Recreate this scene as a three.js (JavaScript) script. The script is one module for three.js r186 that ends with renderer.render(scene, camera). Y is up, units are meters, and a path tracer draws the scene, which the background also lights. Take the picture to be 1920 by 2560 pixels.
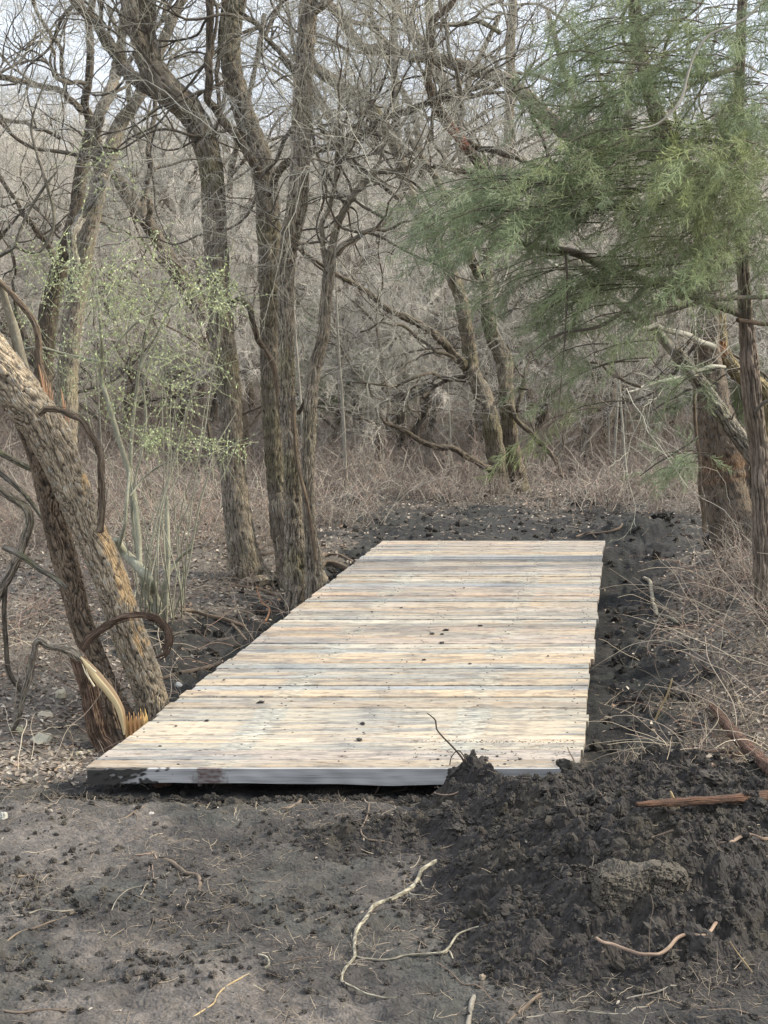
import * as THREE from 'three';

// ---------- camera, sky, sun, exposure ----------
const scene = new THREE.Scene();
const FPX = 3550, EYE = 2.1, TILT = Math.atan(380 / FPX);
const camera = new THREE.PerspectiveCamera(2 * Math.atan(1280 / FPX) * 180 / Math.PI, 0.75, 0.05, 1500);
camera.position.set(0, EYE, 0);
camera.rotation.x = -TILT;
scene.add(camera);

const SUN = new THREE.Vector3(0.83, 0.56, -0.10).normalize();
{ // thin bright overcast with pale blue between, brighter round the veiled sun
  const W = 512, H = 256, d = new Float32Array(W * H * 4), v = new THREE.Vector3();
  for (let j = 0; j < H; j++) for (let i = 0; i < W; i++) {
    const el = ((j + 0.5) / H - 0.5) * Math.PI, az = ((i + 0.5) / W - 0.5) * 2 * Math.PI;
    v.set(Math.cos(el) * Math.cos(az), Math.sin(el), Math.cos(el) * Math.sin(az));
    const g = Math.max(0, v.dot(SUN)), up = Math.max(0, v.y);
    const glow = 0.55 * Math.pow(g, 6) + 0.9 * Math.pow(g, 40);
    const k0 = 1 + 0.95 * up; let r = 0.52 * k0 + glow, gg = 0.575 * k0 + glow * 0.96, b = 0.655 * (1 + 1.0 * up) + glow * 0.83;   // overcast: brighter overhead
    if (v.y < 0) { const k = Math.min(1, -v.y * 6); r += (0.16 - r) * k; gg += (0.14 - gg) * k; b += (0.12 - b) * k; }
    const o = (j * W + i) * 4; d[o] = r; d[o + 1] = gg; d[o + 2] = b; d[o + 3] = 1;
  }
  const t = new THREE.DataTexture(d, W, H, THREE.RGBAFormat, THREE.FloatType);
  t.mapping = THREE.EquirectangularReflectionMapping; t.magFilter = THREE.LinearFilter; t.colorSpace = THREE.LinearSRGBColorSpace; t.needsUpdate = true;
  scene.background = t; scene.environment = t;
}
const sun = new THREE.DirectionalLight(new THREE.Color(1, 0.925, 0.77), 3.4);
sun.position.copy(SUN).multiplyScalar(60).add(new THREE.Vector3(0, 0, -12));
sun.target.position.set(0, 0, -12);
sun.castShadow = true; sun.shadow.radius = 11; sun.shadow.mapSize.set(2048, 2048);
Object.assign(sun.shadow.camera, { left: -25, right: 25, top: 25, bottom: -25, near: 1, far: 140 });
scene.add(sun, sun.target);

const renderer = new THREE.WebGLRenderer({ antialias: true });
renderer.toneMapping = THREE.LinearToneMapping;
renderer.toneMappingExposure = 1.85;
renderer.shadowMap.enabled = true;

// ---------- helpers ----------
const V = (x, y, z) => new THREE.Vector3(x, y, z);
function rng(s) { let a = s >>> 0; return () => { a = (a + 0x6D2B79F5) | 0; let t = Math.imul(a ^ (a >>> 15), 1 | a); t = (t + Math.imul(t ^ (t >>> 7), 61 | t)) ^ t; return ((t ^ (t >>> 14)) >>> 0) / 4294967296; }; }
const clamp = (x, a, b) => x < a ? a : x > b ? b : x, mix = (a, b, t) => a + (b - a) * t;
const sstep = (a, b, x) => { const t = clamp((x - a) / (b - a), 0, 1); return t * t * (3 - 2 * t); };
const PERM = new Uint8Array(512);
{ const r = rng(77), p = [...Array(256).keys()]; for (let i = 255; i > 0; i--) { const j = Math.floor(r() * (i + 1)); [p[i], p[j]] = [p[j], p[i]]; } for (let i = 0; i < 512; i++) PERM[i] = p[i & 255]; }
const fd = (t) => t * t * t * (t * (t * 6 - 15) + 10);
const gr = (h, x, y) => { const u = (h & 1) ? -x : x, v = (h & 2) ? -y : y; return (h & 4) ? u + v * 0.5 : u * 0.5 + v; };
// 2-D gradient noise, about -1..1, with an optional period for tiling
function pn(x, y, px = 256, py = 256) {
  let X = Math.floor(x), Y = Math.floor(y); const fx = x - X, fy = y - Y, u = fd(fx), v = fd(fy);
  const x0 = ((X % px) + px) % px & 255, x1 = (x0 + 1) % px & 255, y0 = ((Y % py) + py) % py & 255, y1 = (y0 + 1) % py & 255;
  const a = PERM[x0], b = PERM[x1];
  return mix(mix(gr(PERM[a + y0], fx, fy), gr(PERM[b + y0], fx - 1, fy), u), mix(gr(PERM[a + y1], fx, fy - 1), gr(PERM[b + y1], fx - 1, fy - 1), u), v) * 1.2;
}
function fbm(x, y, o = 4) { let s = 0, a = 0.5; for (let i = 0; i < o; i++) { s += a * pn(x, y); x = x * 2.03 + 17.1; y = y * 2.03 + 9.7; a *= 0.5; } return s; }
function pn3(x, y, z) { return (pn(x + z * 0.71, y - z * 0.37) + pn(y + 31.7 + x * 0.31, z + 11.3) + pn(z + 57.1 - y * 0.43, x + 71.9)) * 0.6; }

// pixel of the 1920 x 2560 photograph and a distance along -z -> a place in the world
const CT = Math.cos(TILT), ST = Math.sin(TILT);
function ray(px, py) { const u = (px - 960) / FPX, v = (1280 - py) / FPX; return V(u, v * CT - ST, -(CT + v * ST)); }
function at(px, py, depth) { const r = ray(px, py); return r.multiplyScalar(depth / -r.z).add(camera.position); }
const perPx = (p) => -(p.z * CT) / FPX;            // metres per photograph pixel at a place, near enough

const used = new Map();
function numbered(n) { const k = used.get(n) ?? 0; used.set(n, k + 1); return k ? n + '_' + String(k).padStart(3, '0') : n; }
function thing(name, label, category, group, pos) {
  const o = new THREE.Group(); o.name = numbered(name); if (pos) o.position.copy(pos);
  o.userData = { label, category }; if (group) o.userData.group = group; scene.add(o); return o;
}
function part(name, geo, mat, parent, extra) {
  const m = new THREE.Mesh(geo, mat); m.name = parent === scene ? numbered(name) : name; m.castShadow = m.receiveShadow = true;
  if (parent !== scene) { const w = parent.getWorldPosition(V(0, 0, 0)); m.position.sub(w); }   // geometry is given in world places
  if (extra) Object.assign(m.userData, extra); parent.add(m); return m;
}
function lone(name, label, category, geo, mat, group) {      // a thing that is one mesh
  const m = part(name, geo, mat, scene, { label, category }); if (group) m.userData.group = group; return m;
}
function struct(name, geo, mat) { return part(name, geo, mat, scene, { kind: 'structure' }); }
function scatter(name, geo, mat, list, parent, extra) {       // list of {m: Matrix4, c: Color?}
  const im = new THREE.InstancedMesh(geo, mat, list.length); im.name = parent === scene ? numbered(name) : name;
  list.forEach((e, i) => { im.setMatrixAt(i, e.m); if (e.c) im.setColorAt(i, e.c); });
  if (parent !== scene) im.position.sub(parent.getWorldPosition(V(0, 0, 0)));
  im.castShadow = im.receiveShadow = true; im.userData.kind = 'stuff'; if (extra) Object.assign(im.userData, extra); parent.add(im); return im;
}
const UP = V(0, 1, 0);
function place(p, dir, roll, s, sx = s, sz = s) {              // +Y of the copied shape points along dir
  const q = new THREE.Quaternion().setFromUnitVectors(UP, dir.clone().normalize()).multiply(new THREE.Quaternion().setFromAxisAngle(UP, roll));
  return new THREE.Matrix4().compose(p, q, V(sx, s, sz));
}
const rgb = (r, g, b) => new THREE.Color().setRGB(r, g, b);

// growing geometry
class Geo {
  constructor(color = false) { this.p = []; this.n = []; this.uv = []; this.c = color ? [] : null; this.i = []; }
  get count() { return this.p.length / 3; }
  vert(p, n, u, v, c) { this.p.push(p.x, p.y, p.z); this.n.push(n.x, n.y, n.z); this.uv.push(u, v); if (this.c) this.c.push(c ? c[0] : 1, c ? c[1] : 1, c ? c[2] : 1); return this.count - 1; }
  build(normals = false) {
    const g = new THREE.BufferGeometry();
    g.setAttribute('position', new THREE.BufferAttribute(new Float32Array(this.p), 3));
    g.setAttribute('normal', new THREE.BufferAttribute(new Float32Array(this.n), 3));
    g.setAttribute('uv', new THREE.BufferAttribute(new Float32Array(this.uv), 2));
    if (this.c) g.setAttribute('color', new THREE.BufferAttribute(new Float32Array(this.c), 3));
    g.setIndex(new THREE.BufferAttribute(new Uint32Array(this.i), 1));
    if (normals) g.computeVertexNormals();
    return g;
  }
}
// a tube along points with radii; o: seg, step, bark, rep, tile, depth, tint, lobes
function tube(G, pts, rad, o = {}) {
  const seg = o.seg ?? 5, n = pts.length, P = [], R = [], S = [0];
  if (o.step) {
    const c = new THREE.CatmullRomCurve3(pts, false, 'centripetal');
    for (let k = 0; k < n - 1; k++) {
      const m = Math.max(1, Math.ceil(pts[k].distanceTo(pts[k + 1]) / o.step));
      for (let q = 0; q < m; q++) { const t = q / m; P.push(c.getPoint((k + t) / (n - 1))); const e = t * t * (3 - 2 * t); R.push(mix(rad[k], rad[k + 1], e)); }
    }
    P.push(pts[n - 1].clone()); R.push(rad[n - 1]);
  } else { P.push(...pts); R.push(...rad); }
  const m = P.length; for (let k = 1; k < m; k++) S[k] = S[k - 1] + P[k].distanceTo(P[k - 1]);
  const rep = o.rep ?? 1, tile = o.tile ?? 1, off = o.off ?? 0, base = G.count;
  let T = V(0, 0, 0).subVectors(P[1], P[0]).normalize(), N = Math.abs(T.y) < 0.9 ? V(0, 1, 0) : V(1, 0, 0);
  N.sub(T.clone().multiplyScalar(N.dot(T))).normalize();
  const grid = [], cols = [];
  for (let k = 0; k < m; k++) {
    const T2 = V(0, 0, 0).subVectors(P[Math.min(m - 1, k + 1)], P[Math.max(0, k - 1)]).normalize();
    N.sub(T2.clone().multiplyScalar(N.dot(T2))).normalize(); T = T2;
    const B = V(0, 0, 0).crossVectors(T, N);
    for (let j = 0; j <= seg; j++) {
      const a = (j % seg) / seg * 2 * Math.PI, ca = Math.cos(a), sa = Math.sin(a);
      let r = R[k];
      if (o.lobes) r *= 1 + o.lobes * (pn(ca * 1.3 + off, S[k] * 1.4 + sa * 1.3) + 0.5 * pn(ca * 2.1 + 9 + off, S[k] * 4 + sa * 2.1));
      const u = j / seg * rep, v = (S[k] + off) / tile;
      let keep = 1;
      if (o.tint) { const c = o.tint(S[k], a, P[k], N.x * ca + B.x * sa, N.z * ca + B.z * sa); cols.push(c); if (c[3] !== undefined) keep = c[3]; }
      if (o.bark) r += (o.bark.sample(u, v) - 0.6) * o.depth * keep * Math.min(1, R[k] / 0.05);
      grid.push(V(P[k].x + (N.x * ca + B.x * sa) * r, P[k].y + (N.y * ca + B.y * sa) * r, P[k].z + (N.z * ca + B.z * sa) * r));
    }
  }
  const w = seg + 1, A = V(0, 0, 0), C = V(0, 0, 0);
  for (let k = 0; k < m; k++) for (let j = 0; j <= seg; j++) {
    const jj = j % seg;
    A.subVectors(grid[k * w + (jj + 1) % seg], grid[k * w + (jj + seg - 1) % seg]);
    C.subVectors(grid[Math.min(m - 1, k + 1) * w + jj], grid[Math.max(0, k - 1) * w + jj]);
    A.cross(C).normalize(); if (!(A.lengthSq() > 0.5)) A.copy(UP);
    G.vert(grid[k * w + j], A, j / seg * rep, (S[k] + off) / tile, cols[k * w + j]);
  }
  for (let k = 0; k < m - 1; k++) for (let j = 0; j < seg; j++) { const a = base + k * w + j; G.i.push(a, a + 1, a + w + 1, a, a + w + 1, a + w); }
  const tip = G.vert(P[m - 1].clone().addScaledVector(T, R[m - 1] * 0.4), T, 0.5, 0, cols[(m - 1) * w]);
  for (let j = 0; j < seg; j++) G.i.push(base + (m - 1) * w + j, base + (m - 1) * w + j + 1, tip);
  if (seg >= 8) { const t0 = V(0, 0, 0).subVectors(P[0], P[1]).normalize(), e = G.vert(P[0].clone().addScaledVector(t0, R[0] * 0.15), t0, 0.5, 0, cols[0]); for (let j = 0; j < seg; j++) G.i.push(base + j + 1, base + j, e); }
  return P;
}
// textures
function tex(W, H, f, srgb, rep = true) {
  const d = new Uint8Array(W * H * 4), o = [0, 0, 0];
  for (let y = 0; y < H; y++) for (let x = 0; x < W; x++) {
    f(x / W, y / H, o, x, y); const k = (y * W + x) * 4;
    for (let c = 0; c < 3; c++) { let v = clamp(o[c], 0, 1); if (srgb) v = v <= 0.0031308 ? v * 12.92 : 1.055 * Math.pow(v, 1 / 2.4) - 0.055; d[k + c] = v * 255; }
    d[k + 3] = 255;
  }
  const t = new THREE.DataTexture(d, W, H); t.magFilter = THREE.LinearFilter; t.minFilter = THREE.LinearMipmapLinearFilter; t.generateMipmaps = true;
  t.wrapS = t.wrapT = rep ? THREE.RepeatWrapping : THREE.ClampToEdgeWrapping; t.colorSpace = srgb ? THREE.SRGBColorSpace : THREE.NoColorSpace; t.needsUpdate = true; return t;
}
function makeBark(kind, light, dark, W = 512, H = 1024) {
  const h = new Float32Array(W * H);
  for (let y = 0; y < H; y++) for (let x = 0; x < W; x++) {
    const u = x / W, v = y / H, w1 = pn(u * 4, v * 4, 4, 4) * 0.9, w2 = pn(u * 5 + 40, v * 6 + 3, 5, 6);
    let a;
    if (kind === 'furrow') {
      const r = Math.abs(pn(u * 13 + w1, v * 4 + w2 * 0.5, 13, 4)), q = Math.abs(pn(u * 22 + 7 + w1, v * 8 + 5, 22, 8));
      a = 0.58 * sstep(0.01, 0.24, r) + 0.27 * sstep(0, 0.22, q);
      a *= 0.72 + 0.28 * sstep(0.02, 0.14, Math.abs(pn(u * 11 + 3, v * 26 + w1 * 2, 11, 26)));
    } else if (kind === 'plate') {
      const r = Math.abs(pn(u * 12 + w1 * 1.6, v * 3 + w2 * 0.8, 12, 3)), q = Math.abs(pn(u * 23 + 7 + w1, v * 10 + 5 + w2 * 0.7, 23, 10));
      a = 0.52 * sstep(0.01, 0.2, r) + 0.34 * sstep(0.005, 0.16, q);
    } else if (kind === 'string') {
      const r = Math.abs(pn(u * 16 + w1 * 0.8, v * 2 + w2 * 0.3, 16, 2)), q = Math.abs(pn(u * 34 + 7 + w1, v * 4 + 5, 34, 4));
      a = 0.5 * sstep(0.0, 0.3, r) + 0.38 * sstep(0, 0.3, q);
    } else a = 0.72 + 0.14 * pn(u * 8, v * 6, 8, 6) + 0.12 * pn(u * 20, v * 50, 20, 50);
    a += 0.09 * pn(u * 60, v * 60, 60, 60) + 0.05 * pn(u * 120 + 5, v * 110, 120, 110);
    h[y * W + x] = clamp(a, 0, 1);
  }
  const map = tex(W, H, (u, v, o, x, y) => {
    const a = h[y * W + x], b = 0.85 + 0.35 * pn(u * 3 + 11, v * 5 + 2, 3, 5) + 0.25 * pn(u * 40, v * 30, 40, 30);
    const li = kind === 'string' ? 0 : sstep(0.30, 0.55, pn(u * 9 + 30, v * 14 + 8, 9, 14) + 0.35 * pn(u * 50, v * 50, 50, 50)) * sstep(0.45, 0.8, a) * 0.5;
    for (let c = 0; c < 3; c++) o[c] = mix(mix(dark[c], light[c], Math.pow(a, 1.35)) * b, [0.42, 0.42, 0.37][c], li);
  }, true);
  const bump = tex(W, H, (u, v, o, x, y) => { o[0] = o[1] = o[2] = h[y * W + x]; }, false);
  return {
    map, bump, sample(u, v) {
      const x = ((u % 1) + 1) % 1 * W, y = ((v % 1) + 1) % 1 * H, x0 = Math.floor(x) % W, y0 = Math.floor(y) % H, x1 = (x0 + 1) % W, y1 = (y0 + 1) % H, fx = x - Math.floor(x), fy = y - Math.floor(y);
      return mix(mix(h[y0 * W + x0], h[y0 * W + x1], fx), mix(h[y1 * W + x0], h[y1 * W + x1], fx), fy);
    },
  };
}
const mat = (o) => new THREE.MeshStandardMaterial({ roughness: 0.95, metalness: 0, ...o });
const BARK = {
  furrow: makeBark('furrow', [0.46, 0.38, 0.275], [0.055, 0.043, 0.033]),
  plate: makeBark('plate', [0.50, 0.395, 0.265], [0.06, 0.045, 0.032]),
  string: makeBark('string', [0.30, 0.24, 0.185], [0.10, 0.07, 0.05]),
  smooth: makeBark('smooth', [0.34, 0.31, 0.26], [0.20, 0.175, 0.14], 256, 512),
};
const barkMat = (k, color, bump = 0.004, vc = false) => mat({ map: BARK[k].map, bumpMap: BARK[k].bump, bumpScale: bump, color: color ?? rgb(1, 1, 1), vertexColors: vc });
const M = {
  furrow: barkMat('furrow', null, 0.006, true), furrowDark: barkMat('furrow', rgb(0.5, 0.47, 0.44), 0.006, true), furrowMid: barkMat('furrow', rgb(0.72, 0.7, 0.66), 0.006, true), furrowGrey: barkMat('furrow', rgb(0.9, 0.95, 1), 0.006, true),
  plate: barkMat('plate', null, 0.005, true), plateDark: barkMat('plate', rgb(0.55, 0.5, 0.48), 0.005, true), string: barkMat('string', null, 0.004, true),
  smooth: barkMat('smooth', null, 0.001, true), smoothDark: barkMat('smooth', rgb(0.42, 0.38, 0.34), 0.001, true), lichen: barkMat('smooth', rgb(1.35, 1.38, 1.32), 0.002, true),
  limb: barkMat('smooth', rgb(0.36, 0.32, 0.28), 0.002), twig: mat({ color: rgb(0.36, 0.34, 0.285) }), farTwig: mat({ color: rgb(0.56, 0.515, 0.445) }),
  red: barkMat('string', rgb(0.85, 0.70, 0.60), 0.006, true), tan: mat({ color: rgb(0.55, 0.36, 0.16) }),
};
M.rawWood = mat({ color: rgb(0.62, 0.62, 0.62), vertexColors: true, roughness: 0.7 });
// ---------- lie of the land ----------
const DECK_Y = 0.10;
function onPlane(px, py, y) { const r = ray(px, py); return r.multiplyScalar((y - EYE) / r.y).add(camera.position); }
const DK = { fl: onPlane(220, 1921, DECK_Y), fr: onPlane(1452, 1921, DECK_Y), bl: onPlane(958, 1352, DECK_Y), br: onPlane(1512, 1352, DECK_Y) };
const Z0 = DK.fl.z, Z1 = DK.bl.z;                                            // front and far edge (about -6.8 and -15.7)
const deckL = (z) => mix(DK.fl.x, DK.bl.x, (z - Z0) / (Z1 - Z0)), deckR = (z) => mix(DK.fr.x, DK.br.x, (z - Z0) / (Z1 - Z0));
const bell = (x, z, cx, cz, rx, rz = rx) => Math.exp(-((x - cx) ** 2 / (rx * rx) + (z - cz) ** 2 / (rz * rz)));
const outside = (x, z) => Math.max(deckL(z) - x, x - deckR(z));              // metres beyond the deck's sides
// 1 where the earth is freshly turned and black, 0 where leaf litter lies
function soil(x, z) {
  const w = 0.45 * pn(x * 1.1, z * 1.1) + 0.3 * pn(x * 3.1 + 5, z * 3.1) + 0.15 * pn(x * 9, z * 9);
  const d = -z, out = outside(x, z);
  let s = sstep(0.15, -0.2, d - 7.2 + w * 0.8 + 0.25 * Math.max(0, -x - 1.2) + 0.5 * Math.max(0, x - 1.1));                   // the cleared ground in front
  s = Math.max(s, sstep(0.95, 0.45, out + w) * sstep(17.5, 16, d) * (x > deckR(z) ? 1 : sstep(8.2, 9.2, d)));               // both banks
  s = Math.max(s, sstep(1.25, 0.7, Math.abs(x - 1.6) * 0.42 + w * 0.7) * sstep(15, 15.6, d) * sstep(23, 18, d + w * 6));           // the apron at the far end
  s = Math.max(s, bell(x, d, -1.35, 11.3, 0.9, 1.5) + w * 0.4 > 0.42 ? 0.95 : 0);
  return s;
}
function landBase(x, z) {
  const d = -z, out = outside(x, z), inSpan = sstep(6.95, 8.6, d) * sstep(15.9, 14.2, d);
  let y = 0.012 * fbm(x * 0.7, z * 0.7, 3) + 0.03 * sstep(15, 17, d);
  y -= 0.062 * sstep(6.5, 6.78, d + 0.12 * pn(x * 3.1, 7) + 0.05 * pn(x * 11, 3)) * sstep(9, 7, d) * (0.55 + 0.45 * sstep(-1.5, -1.0, x));
  const dip = inSpan * (0.30 * sstep(2.2, -0.3, out) + 0.06);
  y -= dip;
  if (x > 0) y += 0.24 * inSpan * sstep(0.7, 1.5, out) * sstep(4, 2, out) * sstep(8.2, 10, d);       // tangled bank on the right
  y += 0.10 * sstep(3, 8, Math.abs(x)) * sstep(8, 14, d) + 0.5 * sstep(26, 70, d) + 5 * sstep(55, 170, d);
  return y;
}
// bands of churned clods across the cleared ground
const clodBand = (x, z) => clamp((bell(x, z, -0.75, -5.25, 0.62, 0.17) + bell(x, z, -1.0, -4.72, 0.5, 0.12) + 0.9 * bell(x, z, -0.35, -6.1, 0.34, 0.2) + 0.7 * bell(x, z, -1.5, -5.6, 0.2, 0.25)) * (0.7 + 0.9 * pn(x * 3.3, z * 3.3)), 0, 1);
function land(x, z) {
  const d = -z; let y = landBase(x, z);
  if (d > 40) return y + 0.1 * fbm(x * 0.3, z * 0.3, 2);
  const s = soil(x, z), edge = sstep(40, 20, d);
  y += edge * (0.020 * fbm(x * 2.7, z * 2.7, 3) + (0.010 + 0.018 * s) * pn(x * 9, z * 9) * (0.4 + 0.6 * sstep(-0.2, 0.4, pn(x * 1.7, z * 1.7))));
  if (d > 6.9 && d < 24 && s > 0.1) y += s * edge * (0.07 * Math.abs(pn(x * 3.1 + 4, z * 3.1)) + 0.05 * Math.abs(pn(x * 7.3, z * 7.3 + 2)) + 0.03 * Math.abs(pn(x * 16 + 1, z * 16)) - 0.045) * sstep(-0.05, 0.25, outside(x, z) + sstep(15.9, 16.4, d));
  y += 0.24 * bell(x, z, 3.05, -16.6, 0.55, 0.5) + 0.12 * bell(x, z, 3.4, -14.6, 0.5, 0.9) + 0.10 * bell(x, z, 2.5, -11, 0.35, 1.2);
  if (d < 7.2) { const cl = clodBand(x, z); y += cl * (0.045 * Math.abs(pn(x * 8 + 3, z * 8)) + 0.03 * Math.abs(pn(x * 19, z * 19 + 4)) - 0.008) + 0.012 * fbm(x * 1.9 + 7, z * 2.6, 2); }
  if (d < 14) y += (0.003 + 0.005 * s) * (Math.abs(pn(x * 27, z * 27)) * 2 + pn(x * 55, z * 55));
  return y;
}
function hit(px, py, f = land) {            // where the line of sight through a pixel meets the ground
  const r = ray(px, py), p = V(0, 0, 0); let a = 2.5;
  for (let k = 0; k < 4000; k++) { p.copy(r).multiplyScalar(a / -r.z).add(camera.position); if (p.y <= f(p.x, p.z)) break; a += 0.015 + a * 0.0015; if (a > 90) break; }
  return p;
}
// heaps of dug earth that lie on the ground in front of the deck and right of it
const HEAPS = [[0.40, -6.55, 0.245, 0.17, 0.17], [0.66, -6.22, 0.20, 0.32, 0.26], [1.05, -5.70, 0.28, 0.60, 0.44], [0.85, -5.25, 0.17, 0.55, 0.42], [1.62, -6.35, 0.20, 0.48, 0.36], [0.9, -6.62, 0.15, 0.28, 0.14], [1.28, -6.75, 0.15, 0.26, 0.2],
  [1.50, -7.1, 0.22, 0.30, 0.24], [1.95, -6.9, 0.14, 0.3, 0.25], [1.75, -5.65, 0.20, 0.50, 0.38], [1.22, -5.15, 0.12, 0.4, 0.3], [-0.22, -6.05, 0.055, 0.24, 0.22], [0.10, -6.15, 0.07, 0.22, 0.25], [0.75, -4.72, 0.07, 0.45, 0.28]];
function heapRaw(x, z) { let h = 0; for (const [cx, cz, k, rx, rz] of HEAPS) h += k * bell(x, z, cx, cz, rx, rz); return h > 0.30 ? 0.30 + (h - 0.30) * 0.55 : h; }
function heapTop(x, z) {                     // height of the heap over the land (below 0: no heap)
  const h = heapRaw(x, z) + 0.02 * pn(x * 3, z * 3) - 0.035; if (h < -0.02) return -0.03;
  const k = sstep(-0.02, 0.08, h);
  const lump = (f, o) => { const a = Math.abs(pn(x * f + o, z * f - o)); return a; };
  return h + k * (0.09 * lump(5, 3) - 0.03 * Math.abs(pn(x * 4, z * 4 + 9)) + 0.06 * lump(11, 1) + 0.028 * lump(23, 7) + 0.011 * lump(52, 2) - 0.035);
}
const top = (x, z) => { const y = land(x, z); if (x < -0.8 || x > 2.6 || z > -4.0 || z < -7.7) return y; return y + Math.max(0, heapTop(x, z)); };
const PX = (px, py) => hit(px, py, top);
const crumbMats = [0.8, 1.1, 1.5].map((k) => mat({ color: rgb(0.038 * k, 0.033 * k, 0.028 * k), roughness: 1 }));

// ---------- ground sheet ----------
{
  const axis = (stops) => { const a = []; for (let k = 0; k < stops.length - 1; k++) { const [p, s] = stops[k], [q, s2] = stops[k + 1]; let x = p; while (x < q - 1e-6) { a.push(x); x += mix(s, s2, (x - p) / (q - p)); } } a.push(stops[stops.length - 1][0]); return a; };
  const xs = axis([[-500, 60], [-30, 2], [-9, 0.12], [-2.6, 0.022], [2.9, 0.022], [9, 0.12], [30, 2], [500, 60]]);
  const zs = axis([[-900, 90], [-70, 3], [-28, 0.16], [-9.5, 0.035], [-7.6, 0.019], [-4.1, 0.019], [-3, 0.08], [2, 0.5], [60, 10]]);
  const nx = xs.length, nz = zs.length, p = new Float32Array(nx * nz * 3), uv = new Float32Array(nx * nz * 2), c = new Float32Array(nx * nz * 3), idx = new Uint32Array((nx - 1) * (nz - 1) * 6);
  for (let j = 0; j < nz; j++) for (let i = 0; i < nx; i++) {
    const k = j * nx + i, x = xs[i], z = zs[j]; p[k * 3] = x; p[k * 3 + 1] = land(x, z); p[k * 3 + 2] = z; uv[k * 2] = x; uv[k * 2 + 1] = z;
    const s = soil(x, z), dry = sstep(-0.15, 0.35, pn(x * 0.9 + 3, z * 0.9) + 0.4 * pn(x * 4, z * 4)) * sstep(7.4, 6.2, -z) * sstep(0.75, -0.3, x + 0.35 * pn(z * 2, 4)) * (1 - 0.9 * clodBand(x, z));
    const n = 0.82 + 0.34 * pn(x * 5, z * 5) + 0.28 * pn(x * 17, z * 17) + 0.22 * pn(x * 38, z * 38);
    const wet = z < -6.9 ? mix(0.5, 0.9, sstep(0.1, 0.6, pn(x * 1.3 + 9, z * 1.3))) * (s > 0.3 ? 1 : 1) : 1;   // newly dug earth is damp and blacker
    for (let q = 0; q < 3; q++) c[k * 3 + q] = n * mix(1, wet, s) * mix([0.150, 0.127, 0.102][q], mix([mix(0.036, 0.055, sstep(0.1, 0.5, pn(x * 1.9 + 40, z * 1.9))), mix(0.0315, 0.050, sstep(-0.1, 0.5, pn(x * 1.9 + 40, z * 1.9))), mix(0.0275, 0.041, sstep(-0.1, 0.5, pn(x * 1.9 + 40, z * 1.9)))][q], [0.138, 0.120, 0.104][q], dry * 0.8 + 0.22 * sstep(7.0, 6.4, -z) * sstep(0.9, 0.2, x)), s);
  }
  let w = 0;
  for (let j = 0; j < nz - 1; j++) for (let i = 0; i < nx - 1; i++) { const a = j * nx + i, b = a + 1, d = a + nx, e = d + 1; idx[w++] = a; idx[w++] = d; idx[w++] = b; idx[w++] = b; idx[w++] = d; idx[w++] = e; }
  const g = new THREE.BufferGeometry();
  g.setAttribute('position', new THREE.BufferAttribute(p, 3)); g.setAttribute('uv', new THREE.BufferAttribute(uv, 2)); g.setAttribute('color', new THREE.BufferAttribute(c, 3)); g.setIndex(new THREE.BufferAttribute(idx, 1)); g.computeVertexNormals();
  M.soilMap = tex(1024, 1024, (u, v, o) => { const a = 0.8 + 0.35 * pn(u * 40, v * 40, 40, 40) + 0.3 * pn(u * 110, v * 110, 110, 110) + 0.25 * sstep(0.3, 0.6, pn(u * 170 + 9, v * 60, 170, 60)); o[0] = a * 0.92; o[1] = a * 0.9; o[2] = a * 0.88; }, true);
  M.soilBump = tex(1024, 1024, (u, v, o) => { o[0] = o[1] = o[2] = 0.45 + 0.3 * pn(u * 22, v * 22, 22, 22) + 0.34 * Math.abs(pn(u * 48 + 3, v * 48, 48, 48)) + 0.10 * pn(u * 120, v * 120, 120, 120); }, false);
  struct('ground', g, mat({ vertexColors: true, map: M.soilMap, bumpMap: M.soilBump, bumpScale: 0.014, roughness: 1 }));
}
// ---------- heap of dug earth ----------
{
  const x0 = -0.75, x1 = 2.55, z0 = -7.6, z1 = -4.1, st = 0.0105, nx = Math.round((x1 - x0) / st), nz = Math.round((z1 - z0) / st), G = new Geo(true), id = new Int32Array(nx * nz).fill(-1);
  const hh = new Float32Array(nx * nz);
  for (let j = 0; j < nz; j++) for (let i = 0; i < nx; i++) hh[j * nx + i] = heapTop(x0 + i * st, z0 + j * st);
  const up = V(0, 1, 0);
  const vert = (i, j) => { const k = j * nx + i; if (id[k] < 0) { const x = x0 + i * st, z = z0 + j * st, n = 0.85 + 0.4 * pn(x * 6, z * 6) + 0.3 * pn(x * 40, z * 40), warm = 1 + 0.25 * sstep(0.1, 0.5, pn(x * 2.5 + 8, z * 2.5)); id[k] = G.vert(V(x, land(x, z) + hh[k], z), up, x, z, [0.033 * n * warm, 0.0275 * n * warm * 0.99, 0.0232 * n]); } return id[k]; };
  for (let j = 0; j < nz - 1; j++) for (let i = 0; i < nx - 1; i++) {
    const k = j * nx + i; if (Math.max(hh[k], hh[k + 1], hh[k + nx], hh[k + nx + 1]) < -0.015) continue;
    const a = vert(i, j), b = vert(i + 1, j), d = vert(i, j + 1), e = vert(i + 1, j + 1); G.i.push(a, d, b, b, d, e);
  }
  lone('earth_heap', 'wide lumpy heap of black dug earth against the front right corner of the deck', 'earth heap', G.build(true), mat({ vertexColors: true, map: M.soilMap, bumpMap: M.soilBump, bumpScale: 0.022, roughness: 1 }));
}
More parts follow.
